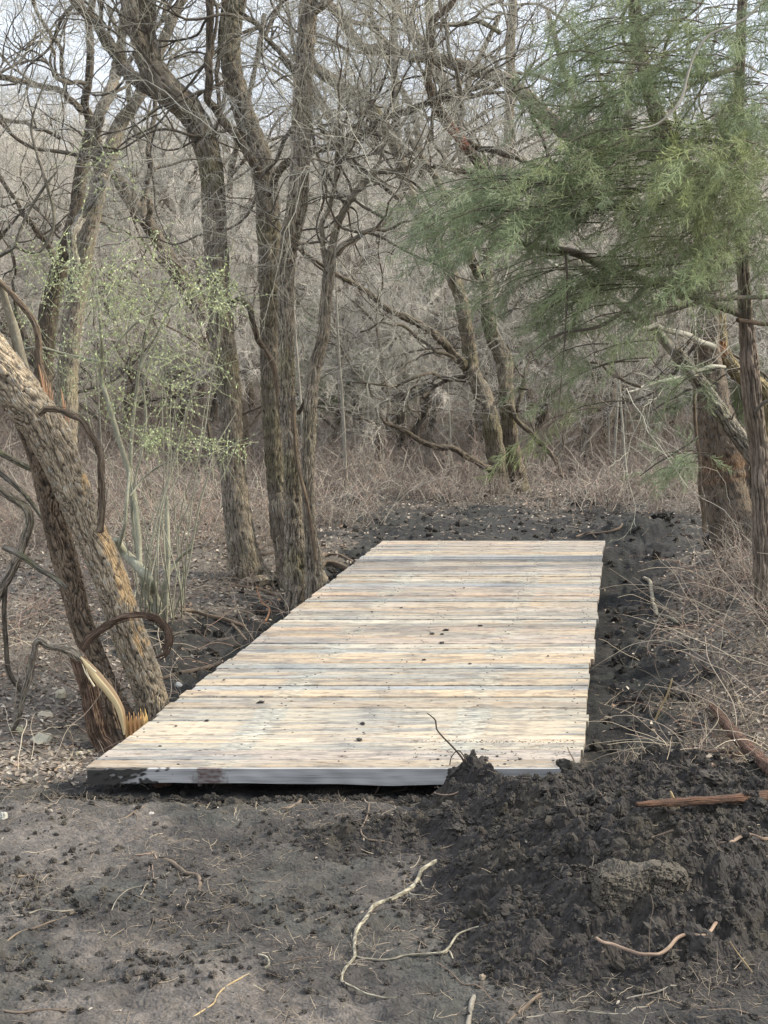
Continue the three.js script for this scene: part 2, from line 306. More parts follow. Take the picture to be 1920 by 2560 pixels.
// ---------- the timber deck ----------
{
  const deck = thing('timber_deck', 'long low wooden deck of weathered pale planks lying across the black earth', 'deck', null, V((DK.fl.x + DK.br.x) / 2, 0, (Z0 + Z1) / 2));
  const R = rng(4), TH = 0.040, WOODS = [];
  const woods = [[0.43, 0.375, 0.30], [0.37, 0.33, 0.27], [0.45, 0.38, 0.285], [0.32, 0.305, 0.265], [0.42, 0.35, 0.285], [0.35, 0.335, 0.31], [0.46, 0.41, 0.33]];
  for (let k = 0; k < 14; k++) {
    const base = woods[k % 7], s = k * 13.7, knots = Array.from({ length: 4 }, () => [R() * 2.44, 0.02 + 0.11 * R(), 0.008 + 0.010 * R()]), orange = R() < 0.6 ? 0.4 + 0.6 * R() : 0, blue = R() < 0.35 ? R() : 0, half = R() < 0.5;
    const map = tex(1024, 96, (u, v, o) => {
      const x = u * 2.44, y = v * 0.155, lap = half ? (v < 0.52 ? 0 : 5.3) : 0;                       // some boards are two strips of wood
      const wob = 0.006 * pn(x * 2.3 + s, y * 5), g = pn(x * 3.2 + s, (y + wob) * 80 + lap * 3 + s), g2 = pn(x * 9 + s, (y + wob) * 230 + lap), f = pn(x * 60, y * 300 + s), big = fbm(x * 1.1 + s + lap, y * 6 + s, 3);
      const grain = 1 + 0.17 * g + 0.22 * g2 + 0.16 * f + 0.26 * big;
      const grey = sstep(-0.05, 0.45, pn(x * 1.3 + s * 2 + lap, y * 9 + 3) + 0.35 * pn(x * 5 + s, y * 30) + 0.15 * g2), or = orange * sstep(0.0, 0.5, pn(x * 1.2 + s * 3, y * 9 + lap + 9) + 0.3 * pn(x * 6, y * 30 + s)), bl = blue * sstep(0.25, 0.6, pn(x * 0.9 + 50 + s, y * 10 + lap));
      for (let c = 0; c < 3; c++) {
        let q = mix(base[c], [0.25, 0.25, 0.235][c], grey * 0.75); q = mix(q, [0.46, 0.30, 0.14][c], or * 0.45); q = mix(q, [0.36, 0.38, 0.42][c], bl * 0.5);
        o[c] = q * grain;
      }
      for (const [cu, wd] of [[0.26, 0.042], [0.735, 0.045]]) {                                        // flaked remains of paint, pale with grey-green showing through
        const e = sstep(wd, wd * 0.75, Math.abs(u - cu + 0.002 * pn(v * 3, s))) * (0.75 + 0.25 * pn(s, 3)), fl = pn(x * 9 + s, y * 60 + s) + 0.7 * pn(x * 26 + 4, y * 170 + s) + 0.35 * f - 0.12;
        if (e > 0 && (k % 4)) { const t = e * sstep(-0.05, 0.12, fl) * 0.75, d = e * sstep(-0.1, -0.35, fl) * 0.7; for (let c = 0; c < 3; c++) { o[c] = mix(o[c], [0.55, 0.53, 0.45][c], t); o[c] = mix(o[c], [0.20, 0.23, 0.215][c], d); } }
      }
      const mark = Math.max(sstep(0.42, 0.58, pn(x * 9 + s * 2, y * 95 + s) * 0.85 + 0.4 * f), 0.9 * sstep(0.36, 0.5, pn(x * 19 + s, y * 120 + 3)), 0.6 * sstep(0.25, 0.45, pn(x * 6 + s * 5, y * 150) - 0.3 * pn(x * 1.1, s))), crack = sstep(0.94, 1.0, 1 - Math.abs(pn(x * 1.2 + s, y * 46 + 7 + lap)) * 9) * sstep(0.1, 0.5, pn(x * 2 + s, 3));
      const lapLine = half ? sstep(0.018, 0.004, Math.abs(v - 0.52 + 0.012 * pn(x * 3, s))) : 0;
      for (let c = 0; c < 3; c++) o[c] *= 1 - 0.55 * mark - 0.45 * crack - 0.5 * lapLine;
      for (const [kx, ky, kr] of knots) { const e = Math.hypot((x - kx) * 0.55, y - ky) / kr; if (e < 2.6) { const t = sstep(1.0, 0.55, e) * 0.6 + 0.22 * sstep(2.6, 1.0, e) * (0.5 + 0.5 * Math.sin(e * 9 + g)); for (let c = 0; c < 3; c++) o[c] = mix(o[c], [0.15, 0.095, 0.055][c], t); } }
      const stain = sstep(0.05, 0.45, pn(x * 4.5 + s * 3, y * 9 + 5) + 0.5 * pn(x * 13, y * 40 + s)); for (let c = 0; c < 3; c++) o[c] *= 1 - [0.30, 0.29, 0.26][c] * stain;
      const dirt = sstep(0.25, 0.5, fbm(x * 7 + s, y * 22, 3) + 0.12 * f); for (let c = 0; c < 3; c++) o[c] = mix(o[c], [0.13, 0.115, 0.095][c], dirt * 0.4);
    }, true, false);
    const bump = tex(1024, 96, (u, v, o) => { const x = u * 2.44, y = v * 0.155; o[0] = o[1] = o[2] = 0.5 + 0.25 * pn(x * 5 + s, y * 260) + 0.25 * pn(x * 1.6 + s, y * 90); }, false, false);
    WOODS.push([map, bump]);
  }
  const mats = []; for (let k = 0; k < 28; k++) { const t = 0.86 + 0.26 * R(), w = (R() - 0.48) * 0.18; mats.push(mat({ map: WOODS[k % 14][0], bumpMap: WOODS[k % 14][1], bumpScale: 0.002, color: rgb(t * 0.90 * (1 + w), t * 0.885, t * 0.865 * (1 - w)), roughness: 0.8 })); }
  // one board: chamfered box, grain along x
  function board(x0, x1, za, zb, y, th, ch, sag, sl, sr) {   // sl, sr: slant of the two sawn ends
    const G = new Geo(), prof = [[za - ch, y], [zb + ch, y], [zb, y - ch], [zb, y - th], [za, y - th], [za, y - ch]];   // za > zb (za nearer)
    const vv = (z) => clamp((z - zb) / (za - zb), 0, 1), nn = [[0, 1], [-0.7, 0.7], [-1, 0], [0, -1], [1, 0], [0.7, 0.7]], xs = [0, 0.25, 0.5, 0.75, 1];
    for (let e = 0; e < 6; e++) {
      const [z1, y1] = prof[e], [z2, y2] = prof[(e + 1) % 6], n = V(0, nn[e][1], nn[e][0]).normalize(), b = G.count;
      for (const t of xs) { const x = (q) => mix(x0 + sl * (q - za), x1 + sr * (q - za), t), d = sag * Math.sin(t * 3.1); G.vert(V(x(z1), y1 + d, z1), n, t, vv(z1)); G.vert(V(x(z2), y2 + d, z2), n, t, vv(z2)); }
      for (let k = 0; k < 4; k++) { const a = b + k * 2; G.i.push(a, a + 2, a + 1, a + 1, a + 2, a + 3); }
    }
    for (const [x, s] of [[x0, -1], [x1, 1]]) {
      const b = G.count, n = V(s, 0, 0); for (const [z, yy] of prof) G.vert(V(x + (s < 0 ? sl : sr) * (z - za), yy, z), n, s < 0 ? 0.004 : 0.996, vv(z));
      for (let k = 1; k < 5; k++) s < 0 ? G.i.push(b, b + k, b + k + 1) : G.i.push(b, b + k + 1, b + k);
    }
    return G.build();
  }
  const N = 57, w = []; let tot = 0; for (let k = 0; k < N; k++) { w[k] = 0.85 + 0.3 * R(); tot += w[k]; }
  const face = 0.024; let z = Z0 - face - 0.002; const len = z - Z1, nails = [];
  let step = 0, hold = 0, drift = 0;
  for (let k = 0; k < N; k++) {
    const wd = w[k] / tot * len, gap = 0.004 + 0.006 * R() + (R() < 0.2 ? 0.009 : 0), za = z, zb = z - wd + gap, zm = (za + zb) / 2;
    if (hold-- <= 0) { drift = (R() - 0.5) * 0.035; hold = Math.floor(R() * 4); }
    const xa = deckL(za) + drift * 0.6 + (R() - 0.5) * 0.022, xb = deckR(za) + drift * 0.8 + (R() - 0.5) * 0.01, y = DECK_Y + (R() - 0.5) * 0.009;
    part('plank', board(xa, xb, za, zb, y, TH, 0.004, (R() - 0.5) * 0.004, (DK.bl.x - DK.fl.x) / (Z1 - Z0), (DK.br.x - DK.fr.x) / (Z1 - Z0)), mats[Math.floor(R() * 28)], deck);
    for (const f of [0.03, 0.28, 0.5, 0.735, 0.97]) for (const q of [0.27, 0.75]) if (R() < 0.6) nails.push({ m: new THREE.Matrix4().makeTranslation(mix(xa, xb, f + (R() - 0.5) * 0.03), y + 0.0012, mix(za, zb, q + (R() - 0.5) * 0.1)) });
    z -= wd;
  }
  const head = new THREE.CylinderGeometry(0.0055, 0.006, 0.003, 8); scatter('nail_heads', head, mat({ color: rgb(0.07, 0.06, 0.055), roughness: 0.7 }), nails, deck);
  // grey face of the front board, with a rusty stain and mud on its left end
  const fx0 = deckL(Z0), fx1 = deckR(Z0), G = new Geo(true), nx = 330, ny = 10, FH = 0.072;
  const faceMap = tex(1024, 64, (u, v, o) => {
    const x = u * 2.42, y = v * 0.07, g = 1 + 0.2 * pn(x * 2, y * 120) + 0.2 * pn(x * 7, y * 300 + 5) + 0.3 * pn(x * 2.5, y * 14) + 0.25 * pn(x * 9, y * 30) - 0.5 * sstep(0.45, 0.7, pn(x * 5 + 3, y * 160));
    const rust = sstep(0.02, 0, Math.abs(u - 0.245) - 0.020 + 0.012 * pn(y * 60, x * 30) + 0.010 * pn(y * 170, x * 90)), pale = (Math.abs(u - 0.215) < 0.007 || Math.abs(u - 0.279) < 0.008) ? 0.5 * sstep(-0.3, 0.3, pn(y * 150, x * 60)) : 0;
    const mud = sstep(-0.1, 0.25, pn(x * 14, y * 40) + 0.5 * pn(x * 40, y * 80) + (0.105 - u) * 9);
    for (let c = 0; c < 3; c++) { o[c] = [0.30, 0.29, 0.275][c] * g; o[c] = mix(o[c], [0.085, 0.05, 0.042][c], rust * (0.75 + 0.4 * pn(x * 30, y * 80))); o[c] = mix(o[c], [0.26, 0.28, 0.255][c], pale * 0.8); o[c] = mix(o[c], [0.03, 0.027, 0.023][c], mud); }
  }, true, false);
  const at2 = (i, j) => { const t = i / nx, v = j / ny; const bow = 0.010 * sstep(0.3, 0.62, t) + 0.006 * pn(t * 9, 3), y = DECK_Y - 0.0025 - (1 - v) * (FH + bow); return V(mix(fx0, fx1, t), y, Z0 + 0.0015 * pn(t * 30, v * 3) + 0.022 * sstep(0.0, 0.4, pn(t * 34, v * 3) + 0.4 * pn(t * 90, v * 5) + (0.10 - t) * 7) * (t < 0.14 ? 1 : 0)); };
  for (let j = 0; j <= ny; j++) for (let i = 0; i <= nx; i++) G.vert(at2(i, j), V(0, 0, 1), i / nx, j / ny, [1, 1, 1]);
  for (let j = 0; j < ny; j++) for (let i = 0; i < nx; i++) { const a = j * (nx + 1) + i; G.i.push(a, a + 1, a + nx + 2, a, a + nx + 2, a + nx + 1); }
  const edge = (pts, n, u) => { const b = G.count; pts.forEach((p, k) => G.vert(p, n, u + (k % 2 ? 0.001 : 0), k > 1 ? 0.9 : 0.95, [1, 1, 1])); G.i.push(b, b + 1, b + 2, b, b + 2, b + 3); };
  for (let i = 0; i < nx; i++) { const a = at2(i, ny), b = at2(i + 1, ny), back = V(0, 0, -face); edge([a, b, b.clone().add(back), a.clone().add(back)], V(0, 1, 0), i / nx); const c = at2(i, 0), d = at2(i + 1, 0); edge([d, c, c.clone().add(back), d.clone().add(back)], V(0, -1, 0), i / nx); }
  for (const i of [0, nx]) { const a = at2(i, ny), c = at2(i, 0), back = V(0, 0, -face), q = [c, a, a.clone().add(back), c.clone().add(back)]; edge(i ? q.reverse() : q, V(i ? 1 : -1, 0, 0), i ? 0.99 : 0.3); }
  for (let i = 0; i < nx; i++) { const back = V(0, 0, -face), a = at2(i, 0).add(back), b = at2(i + 1, 0).add(back), c = at2(i + 1, ny).add(back), d = at2(i, ny).add(back); edge([b, a, d, c], V(0, 0, -1), i / nx); }
  part('front_board', G.build(), mat({ map: faceMap, roughness: 0.85, vertexColors: true }), deck, { label: 'slate grey front board with a rusty stain' });
  // bearers below
  for (const f of [0.06, 0.37, 0.66, 0.95]) {
    const B = new Geo(), a = V(mix(deckL(Z0), deckR(Z0), f), DECK_Y - TH - 0.055, Z0 - 0.9), b = V(mix(deckL(Z1), deckR(Z1), f), DECK_Y - TH - 0.055, Z1 + 0.1);
    const hw = 0.045, hh = 0.05, c = []; for (const p of [a, b]) for (const [x, y] of [[-hw, -hh], [hw, -hh], [hw, hh], [-hw, hh]]) c.push(V(p.x + x, p.y + y, p.z));
    const quad = (q, n) => { const k = B.count; q.forEach((i, j) => B.vert(c[i], n, j & 1, j >> 1)); B.i.push(k, k + 1, k + 2, k, k + 2, k + 3); };
    quad([0, 1, 2, 3], V(0, 0, 1)); quad([5, 4, 7, 6], V(0, 0, -1)); quad([1, 5, 6, 2], V(1, 0, 0)); quad([4, 0, 3, 7], V(-1, 0, 0)); quad([3, 2, 6, 7], V(0, 1, 0)); quad([4, 5, 1, 0], V(0, -1, 0));
    part('bearer', B.build(), mat({ color: rgb(0.16, 0.13, 0.10) }), deck);
  }
}
// ---------- twig sprays, limbs and trees ----------
function spray(seed, L, r0, kids, crook) {         // a bare branchlet growing along +Y from the origin
  const R = rng(seed), G = new Geo();
  const go = (p, d, len, r, lev) => {
    const n = lev === 0 ? 7 : lev === 1 ? 5 : 3, pts = [p.clone()], rad = [r], q = p.clone(), e = d.clone();
    for (let k = 1; k <= n; k++) { e.add(V(R() - 0.5, R() - 0.42, R() - 0.5).multiplyScalar(crook)).normalize(); q.addScaledVector(e, len / n); pts.push(q.clone()); rad.push(r * (1 - 0.6 * k / n)); }
    tube(G, pts, rad, { seg: 3 });
    if (lev < 2) { const m = Math.round(kids[lev] * (0.8 + 0.4 * R())); for (let k = 0; k < m; k++) { const t = 0.12 + 0.88 * (k + R()) / m, i = Math.min(n - 1, Math.floor(t * n)), s = pts[i].clone().lerp(pts[i + 1], t * n - i), f = pts[i + 1].clone().sub(pts[i]).normalize().multiplyScalar(0.75).add(V(R() - 0.5, R() - 0.5, R() - 0.5).multiplyScalar(1.9)).normalize(); go(s, f, len * (0.34 + 0.3 * R()) * (1 - 0.35 * t), r * 0.55, lev + 1); } }
  };
  go(V(0, 0, 0), V(0, 1, 0), L, r0, 0); return G.build();
}
const SPRAYS = [1, 2, 3, 4].map((k) => spray(100 + k, 1.25, 0.0048, [9, 5], 0.95));
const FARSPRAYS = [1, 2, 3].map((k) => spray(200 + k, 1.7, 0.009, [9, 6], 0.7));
// side branches from a limb: tubes into G, places for sprays into out
function ramify(G, out, P, R, o) {
  const r0 = o.r ?? 0.02, grow = (p, d, len, r, lev) => {
    const n = 8, pts = [p.clone()], rad = [r], q = p.clone(), e = d.clone();
    for (let k = 1; k <= n; k++) { e.add(V(R() - 0.5, R() - 0.5 + (o.up ?? 0.1), R() - 0.5).multiplyScalar(1.0)).normalize(); q.addScaledVector(e, len / n); pts.push(q.clone()); rad.push(r * (1 - 0.65 * k / n)); }
    tube(G, pts, rad, { seg: lev ? 5 : 4, step: 0.12, rep: 1, tile: 0.4 });
    const m = o.sprays ?? 3; for (let k = 0; k < m; k++) { const i = 1 + Math.floor(R() * n), f = pts[i].clone().sub(pts[i - 1]).normalize().add(V(R() - 0.5, R() - 0.4, R() - 0.5).multiplyScalar(1.5)); out.push({ p: pts[i], d: f.normalize(), s: (o.scale ?? 1) * (0.55 + 0.75 * R()), roll: R() * 6.3 }); }
    if (lev > 0) { const c = 2 + Math.floor(R() * 2); for (let k = 0; k < c; k++) { const i = 2 + Math.floor(R() * (n - 2)), f = pts[i].clone().sub(pts[i - 1]).normalize().multiplyScalar(0.8).add(V(R() - 0.5, R() - 0.4, R() - 0.5).multiplyScalar(1.6)).normalize(); grow(pts[i], f, len * 0.62, r * 0.55, lev - 1); } }
  };
  for (let k = 0; k < o.n; k++) {
    const t = mix(o.from ?? 0.35, 1, (k + R()) / o.n), i = clamp(Math.floor(t * (P.length - 1)), 1, P.length - 1), tan = P[i].clone().sub(P[i - 1]).normalize();
    const side = V(R() - 0.5, R() - 0.4, R() - 0.5).normalize().multiplyScalar(1.5); grow(P[i].clone(), tan.multiplyScalar(0.6).add(side).normalize(), (o.len ?? 1.3) * (0.6 + 0.8 * R()), r0 * (0.7 + 0.6 * R()), o.lev ?? 1);
  }
}
function putSprays(out, parent, R, protos = SPRAYS, m = M.twig, tones = [0.75, 1.25]) {
  const lists = protos.map(() => []);
  for (const e of out) { const k = mix(tones[0], tones[1], R()); lists[Math.floor(R() * protos.length)].push({ m: place(e.p, e.d, e.roll, e.s), c: rgb(k, k * (0.97 + 0.04 * R()), k * (0.93 + 0.06 * R())) }); }
  lists.forEach((l, k) => { if (l.length) scatter('twigs', protos[k], m, l, parent); });
}
const mossTint = (seed, amount, right = 1) => (s, a, p) => {
  const g = sstep(0.0, 0.5, pn(p.x * 5 + seed, p.y * 2.2) + 0.4 * pn(a * 3, s * 6)) * amount, k = 0.88 + 0.22 * pn(p.y * 2.6 + seed, a * 1.2);
  return [k * mix(1, 0.80, g), k * mix(1, 0.90, g), k * mix(1, 0.50, g)];
};
// A tree seen in the photograph. spec: {name,label,cat,group,base:[px,py]|depth, seed, mat, limbs:[{n:'trunk'|'branch', q:[[px,py,w]...], ...}], twigs:{...}}
function tree(spec) {
  const base = spec.base ? hit(spec.base[0], spec.base[1]) : at(spec.limbs[0].q[0][0], spec.limbs[0].q[0][1], spec.depth), depth = spec.depth ?? -base.z, R = rng(spec.seed ?? 1);
  const root = V(base.x, land(base.x, -depth), -depth), o = thing(spec.name, spec.label, spec.cat ?? 'tree', spec.group, root), out = [], small = new Geo(true), all = [];
  for (const l of spec.limbs) {
    const s1 = R() * 50, amp = l.dz ?? 0.03, d0 = depth + (l.off ?? 0), L = l.q.length;
    let pts = l.q.map(([x, y], k) => at(x, y, d0 + (l.to ?? 0) * (k / (L - 1)) + d0 * amp * (pn(s1, k * 0.45) - pn(s1, 0)))), rad = l.q.map(([, , w], k) => w / 2 * -pts[k].z / FPX);
    const kink = l.kink ?? (l.n === 'branch' && depth > 12 ? 0.0016 * depth : 0); if (kink) { const q = [], r2 = []; pts.forEach((p, k) => { q.push(p); r2.push(rad[k]); if (k < pts.length - 1) { const L = p.distanceTo(pts[k + 1]), j = Math.min(kink * 2, L * 0.12); q.push(p.clone().lerp(pts[k + 1], 0.35 + 0.3 * R()).add(V((R() - 0.5) * j, (R() - 0.5) * j, (R() - 0.5) * j))); r2.push((rad[k] + rad[k + 1]) / 2 * (0.9 + 0.2 * R())); } }); pts = q; rad = r2; }
    if (l.ground !== false && l.n === 'trunk') { const p = pts[0], y = land(p.x, p.z) - 0.12; if (p.y > y) { pts.unshift(V(p.x - (pts[1].x - p.x) * 0.15, y, p.z)); rad.unshift(rad[0] * 1.12); } }
    const thick = Math.max(...rad), G = new Geo(true), kind = l.bark ?? spec.bark ?? 'furrow', near = depth < 12;
    const seg = l.n === 'trunk' ? (near ? 84 : depth < 18 ? 44 : 26) : thick > 0.03 ? (near ? 28 : 16) : 8, rep = Math.max(1, Math.round(thick * 6.28 / 0.34)), m = l.mat ?? spec.mat ?? M.furrow;
    const P = tube(G, pts, rad, { seg, step: l.n === 'trunk' ? (near ? 0.016 : depth < 18 ? 0.035 : 0.08) : near ? 0.03 : 0.06, bark: BARK[kind], depth: (l.relief ?? spec.relief ?? 0.03) * Math.min(1, thick / 0.08), rep, tile: 0.66, off: R() * 3, lobes: l.lobes ?? 0.10, tint: l.tint ?? mossTint(spec.seed ?? 1, spec.moss ?? 0.25) });
    if (l.shaggy) for (let k = 0; k < l.shaggy; k++) {          // loose strips of bark along the stem
      const n = P.length, a = Math.floor(R() * n * 0.8), len = Math.floor(n * (0.1 + 0.2 * R())), w = R() * 6.3, e = Math.min(n - 1, a + len), q = [], qr = []; if (e - a < 4) continue;
      for (let i = a; i <= e; i += 2) { const t = (i - a) / (e - a), tan = P[Math.min(n - 1, i + 1)].clone().sub(P[Math.max(0, i - 1)]).normalize(), s1 = V(0, 0, 1).cross(tan).normalize(), s2 = tan.clone().cross(s1), d = thick * (0.98 + 0.5 * Math.pow(Math.abs(2 * t - 1), 4) * R()); q.push(P[i].clone().addScaledVector(s1, Math.cos(w + t * 0.6) * d).addScaledVector(s2, Math.sin(w + t * 0.6) * d)); qr.push(thick * (0.10 + 0.1 * R()) * (1 - 0.6 * Math.abs(2 * t - 1))); }
      const c = 0.6 + 0.6 * R(); tube(G, q, qr, { seg: 5, tint: () => [c, c * 0.95, c * 0.9] });
    }
    part(l.n, G.build(), m, o, l.label ? { label: l.label } : null);
    all.push([P, l, thick]);
    if (l.twigs !== 0) { const t = { ...spec.twigs, ...l.twigs }; if (t.n) ramify(small, out, P, R, { ...t, r: Math.min(t.r ?? 0.02, Math.max(0.006, thick * 0.4)) }); }
  }
  if (small.count) part('side_branches', small.build(), spec.smallMat ?? M.limb, o, { kind: 'stuff' });
  if (out.length) putSprays(out, o, R, spec.protos, spec.twigMat);
  return o;
}
const C1 = ([ox, oy, s], list) => list.map(([x, y, w]) => [ox + x / s, oy + y / s, w]);   // pixels of a crop of the photograph -> pixels of the photograph

// --- leaning trees at the left, beside the deck ---
const leanTint = (s, a, p, nx, nz) => {   // rubbed patches where the outer bark has come off
  const k = 0.95 + 0.18 * pn(p.y * 3, a), rub = sstep(0.3, 0.5, bell(p.y, nx, 0.88, 0.75, 0.15, 0.42) + bell(p.y, nx, 0.58, 0.75, 0.16, 0.5) + 0.75 * bell(p.y, nx, 0.25, 0.6, 0.15, 0.5) + 0.8 * bell(p.y, nx, 1.26, 0.9, 0.10, 0.3) - 0.25 + 0.5 * pn(p.y * 14, nx * 5) + 0.3 * pn(p.y * 34, nx * 12)) * sstep(-0.4, 0.1, nz);
  const r2 = rub; return [k * mix(1, 1.75, r2), k * mix(1, 1.45, r2), k * mix(1, 1.05, r2), 1 - 0.75 * r2];
};
tree({ name: 'leaning_tree', label: 'thick leaning tree with rubbed tan bark patches at the left edge of the deck', seed: 11, base: [388, 1800], bark: 'plate', mat: M.plate, relief: 0.030, moss: 0.1, twigs: { n: 0 }, limbs: [
  { n: 'trunk', q: [[398, 1822, 92], [385, 1775, 82], [369, 1714, 79], [317, 1569, 83], [269, 1425, 80], [231, 1340, 78], [204, 1283, 80], [172, 1200, 84], [122, 1085, 100], [62, 1000, 110], [0, 925, 112], [-70, 835, 108], [-150, 720, 100], [-240, 560, 90]], tint: leanTint, dz: 0, lobes: 0.07 },
  { n: 'branch', q: [[95, 1035, 20], [113, 1022, 17], [135, 1021, 16], [156, 1027, 16], [203, 1051, 14], [240, 1103, 14], [252, 1137, 17], [256, 1210, 14], [254, 1282, 14], [250, 1330, 20]], off: -0.28, to: 0.1, dz: 0, mat: M.plateDark, bark: 'string', shaggy: 16, kink: 0.015, lobes: 0.3, relief: 0.06, label: 'arched dark vine stem' },
  { n: 'branch', q: [[94, 1000, 32], [75, 964, 31], [58, 920, 28], [38, 834, 24], [12, 747, 18], [0, 700, 12]], off: 0.10, dz: 0, mat: M.lichen, bark: 'smooth', tint: () => [0.55, 0.52, 0.47], label: 'grey barkless dead snag' },
] });
tree({ name: 'leaning_tree', label: 'dark flaky-barked tree leaning close behind the thick leaning tree at the left', seed: 12, base: [285, 1815], bark: 'plate', mat: M.plateDark, relief: 0.03, moss: 0.05, twigs: { n: 0 }, limbs: [
  { n: 'trunk', q: [[296, 1800, 74], [272, 1735, 60], [248, 1675, 56], [208, 1569, 56], [170, 1425, 58], [133, 1283, 58], [104, 1150, 60], [70, 1060, 56], [30, 960, 50], [-30, 860, 44]], off: 0.15, to: 0.5, dz: 0 },
  { n: 'branch', q: [[140, 1070, 30], [124, 1019, 28], [112, 965, 26], [101, 920, 18], [90, 816, 16], [60, 770, 15], [0, 706, 14], [-60, 660, 12]], off: 0.25, dz: 0, bark: 'string', label: 'dark stem snapped at a splintered fork' },
  ...[[112, 985, 97, 912, 8], [116, 1000, 107, 935, 7], [119, 1000, 115, 950, 7], [124, 1010, 126, 958, 6], [118, 990, 120, 968, 6], [127, 1012, 133, 975, 5]].map(([a, b, c, d, w]) => ({ n: 'splinter', q: [[a, b, w], [(a + c) / 2, (b + d) / 2, w * 0.6], [c, d, 1.5]], off: 0.18, dz: 0, mat: M.rawWood, tint: () => [0.72, 0.40, 0.21], lobes: 0, relief: 0 })),
  ...[[160, 1025, 153, 970, 7], [165, 1050, 163, 1000, 6], [172, 1055, 168, 1022, 5], [158, 1035, 157, 995, 5]].map(([a, b, c, d, w]) => ({ n: 'splinter', q: [[a, b, w], [(a + c) / 2, (b + d) / 2, w * 0.7], [c, d, 1]], off: 0.12, dz: 0, mat: M.rawWood, tint: () => [0.72, 0.40, 0.21], lobes: 0, relief: 0 })),
] });
tree({ name: 'broken_trunk', label: 'broken reddish trunk stub with torn orange and yellow wood by the deck corner', cat: 'broken trunk', seed: 13, base: [262, 1862], bark: 'string', mat: M.red, relief: 0.022, moss: 0, twigs: { n: 0 }, limbs: [
  { n: 'trunk', q: [[268, 1872, 66], [246, 1834, 46], [228, 1750, 44], [214, 1690, 44], [196, 1648, 38], [186, 1628, 26]], dz: 0, lobes: 0.25, off: -0.1 },
  { n: 'trunk', q: [[312, 1850, 60], [290, 1800, 40], [276, 1740, 30], [262, 1700, 22]], dz: 0, lobes: 0.3, off: -0.05, mat: M.plateDark, ground: false },
  { n: 'branch', q: [[205, 1648, 24], [186, 1632, 26], [162, 1621, 22], [121, 1615, 19], [98, 1600, 19], [88, 1612, 18], [87, 1627, 17], [72, 1700, 16], [50, 1776, 13], [12, 1850, 10]], dz: 0, off: -0.12, mat: M.furrow, kink: 0.02, lobes: 0.3, relief: 0.06, label: 'limb bent over to the ground' },
  { n: 'branch', q: [[196, 1642, 14], [206, 1622, 19], [229, 1592, 20], [269, 1563, 19], [310, 1542, 16], [350, 1538, 17], [391, 1545, 18], [416, 1570, 17], [424, 1600, 15], [414, 1630, 12], [390, 1645, 6]], dz: 0, off: 0.34, shaggy: 40, kink: 0.02, lobes: 0.35, relief: 0.08, label: 'shaggy vine bent into a hoop' },
  { n: 'splinter', q: [[202, 1642, 5], [222, 1664, 18], [245, 1695, 26], [275, 1731, 24], [299, 1772, 20], [312, 1836, 8]], off: -0.22, dz: 0, mat: M.rawWood, tint: (s, a) => a > 1 && a < 3.6 ? [0.95, 0.74, 0.40] : [0.38, 0.25, 0.13], lobes: 0.2, relief: 0, label: 'torn yellow strip of wood' },
  ...[[206, 1660, 226, 1700], [215, 1672, 236, 1716], [222, 1660, 240, 1680]].map(([a, b, c, d]) => ({ n: 'splinter', q: [[c, d, 5], [(a + c) / 2 - 3, (b + d) / 2, 4], [a, b, 1.5]], off: -0.26, dz: 0, mat: M.rawWood, tint: () => [1, 0.85, 0.56], relief: 0, lobes: 0 })),
  ...Array.from({ length: 15 }, (_, k) => { const x = 314 + k * 3.6, j = (k * 37 % 11) - 5; return { n: 'splinter', q: [[x + 6, 1866 - k * 1.8, 9], [x + 2, 1820 - k * 1.4, 8], [x + j * 0.6, 1792 - k * 0.8 + j * 2.6, 1.2]], off: -0.16 + (k % 3) * 0.03, dz: 0, mat: M.rawWood, tint: () => [0.74 + (k % 4) * 0.05, 0.46 + (k % 3) * 0.05, 0.20], relief: 0, lobes: 0 }; }),
] });
// --- clump of trunks by the far left side of the deck ---
tree({ name: 'clump_tree', label: 'tall curved ridged trunk leaning to the upper left, beside the left side of the deck', seed: 21, base: [610, 1452], mat: M.furrow, relief: 0.032, moss: 0.35, twigs: { n: 5, from: 0.72, len: 1.7, lev: 1, sprays: 2, r: 0.02 }, limbs: [
  { n: 'trunk', q: [[640, 1490, 140], [628, 1458, 120], [616, 1420, 96], [604, 1360, 74], [593, 1283, 66], [581, 1160, 60], [577, 1044, 58], [564, 900, 60], [556, 855, 61], [546, 700, 57], [535, 544, 56], [527, 420, 58], [508, 340, 62], [470, 272, 66], [410, 218, 68], [376, 160, 62], [362, 105, 60], [358, 60, 56], [366, -10, 52], [380, -90, 46], [380, -200, 38]], dz: 0.01, lobes: 0.08 },
  { n: 'branch', q: [[372, 150, 34], [350, 110, 36], [331, 55, 34], [312, -10, 32], [290, -90, 28]], dz: 0.02, twigs: { n: 2 } },
  { n: 'branch', q: [[400, 240, 24], [358, 214, 30], [311, 171, 30], [272, 113, 28], [241, 58, 26], [194, 8, 24], [140, -50, 20]], off: 0.2, to: 0.8, dz: 0.03, mat: M.furrowDark, twigs: { n: 6, from: 0.3 } },
  { n: 'branch', q: [[575, 1300, 18], [560, 1200, 14], [540, 1130, 12], [520, 1060, 10]], off: 0.3, to: 0.4, mat: M.furrowDark, twigs: 0 },
  { n: 'branch', q: [[560, 760, 10], [600, 745, 12], [625, 770, 16], [640, 830, 14], [660, 870, 12]], off: -0.4, mat: M.furrowDark, bark: 'string', twigs: 0, label: 'dead hooked stub' },
] });
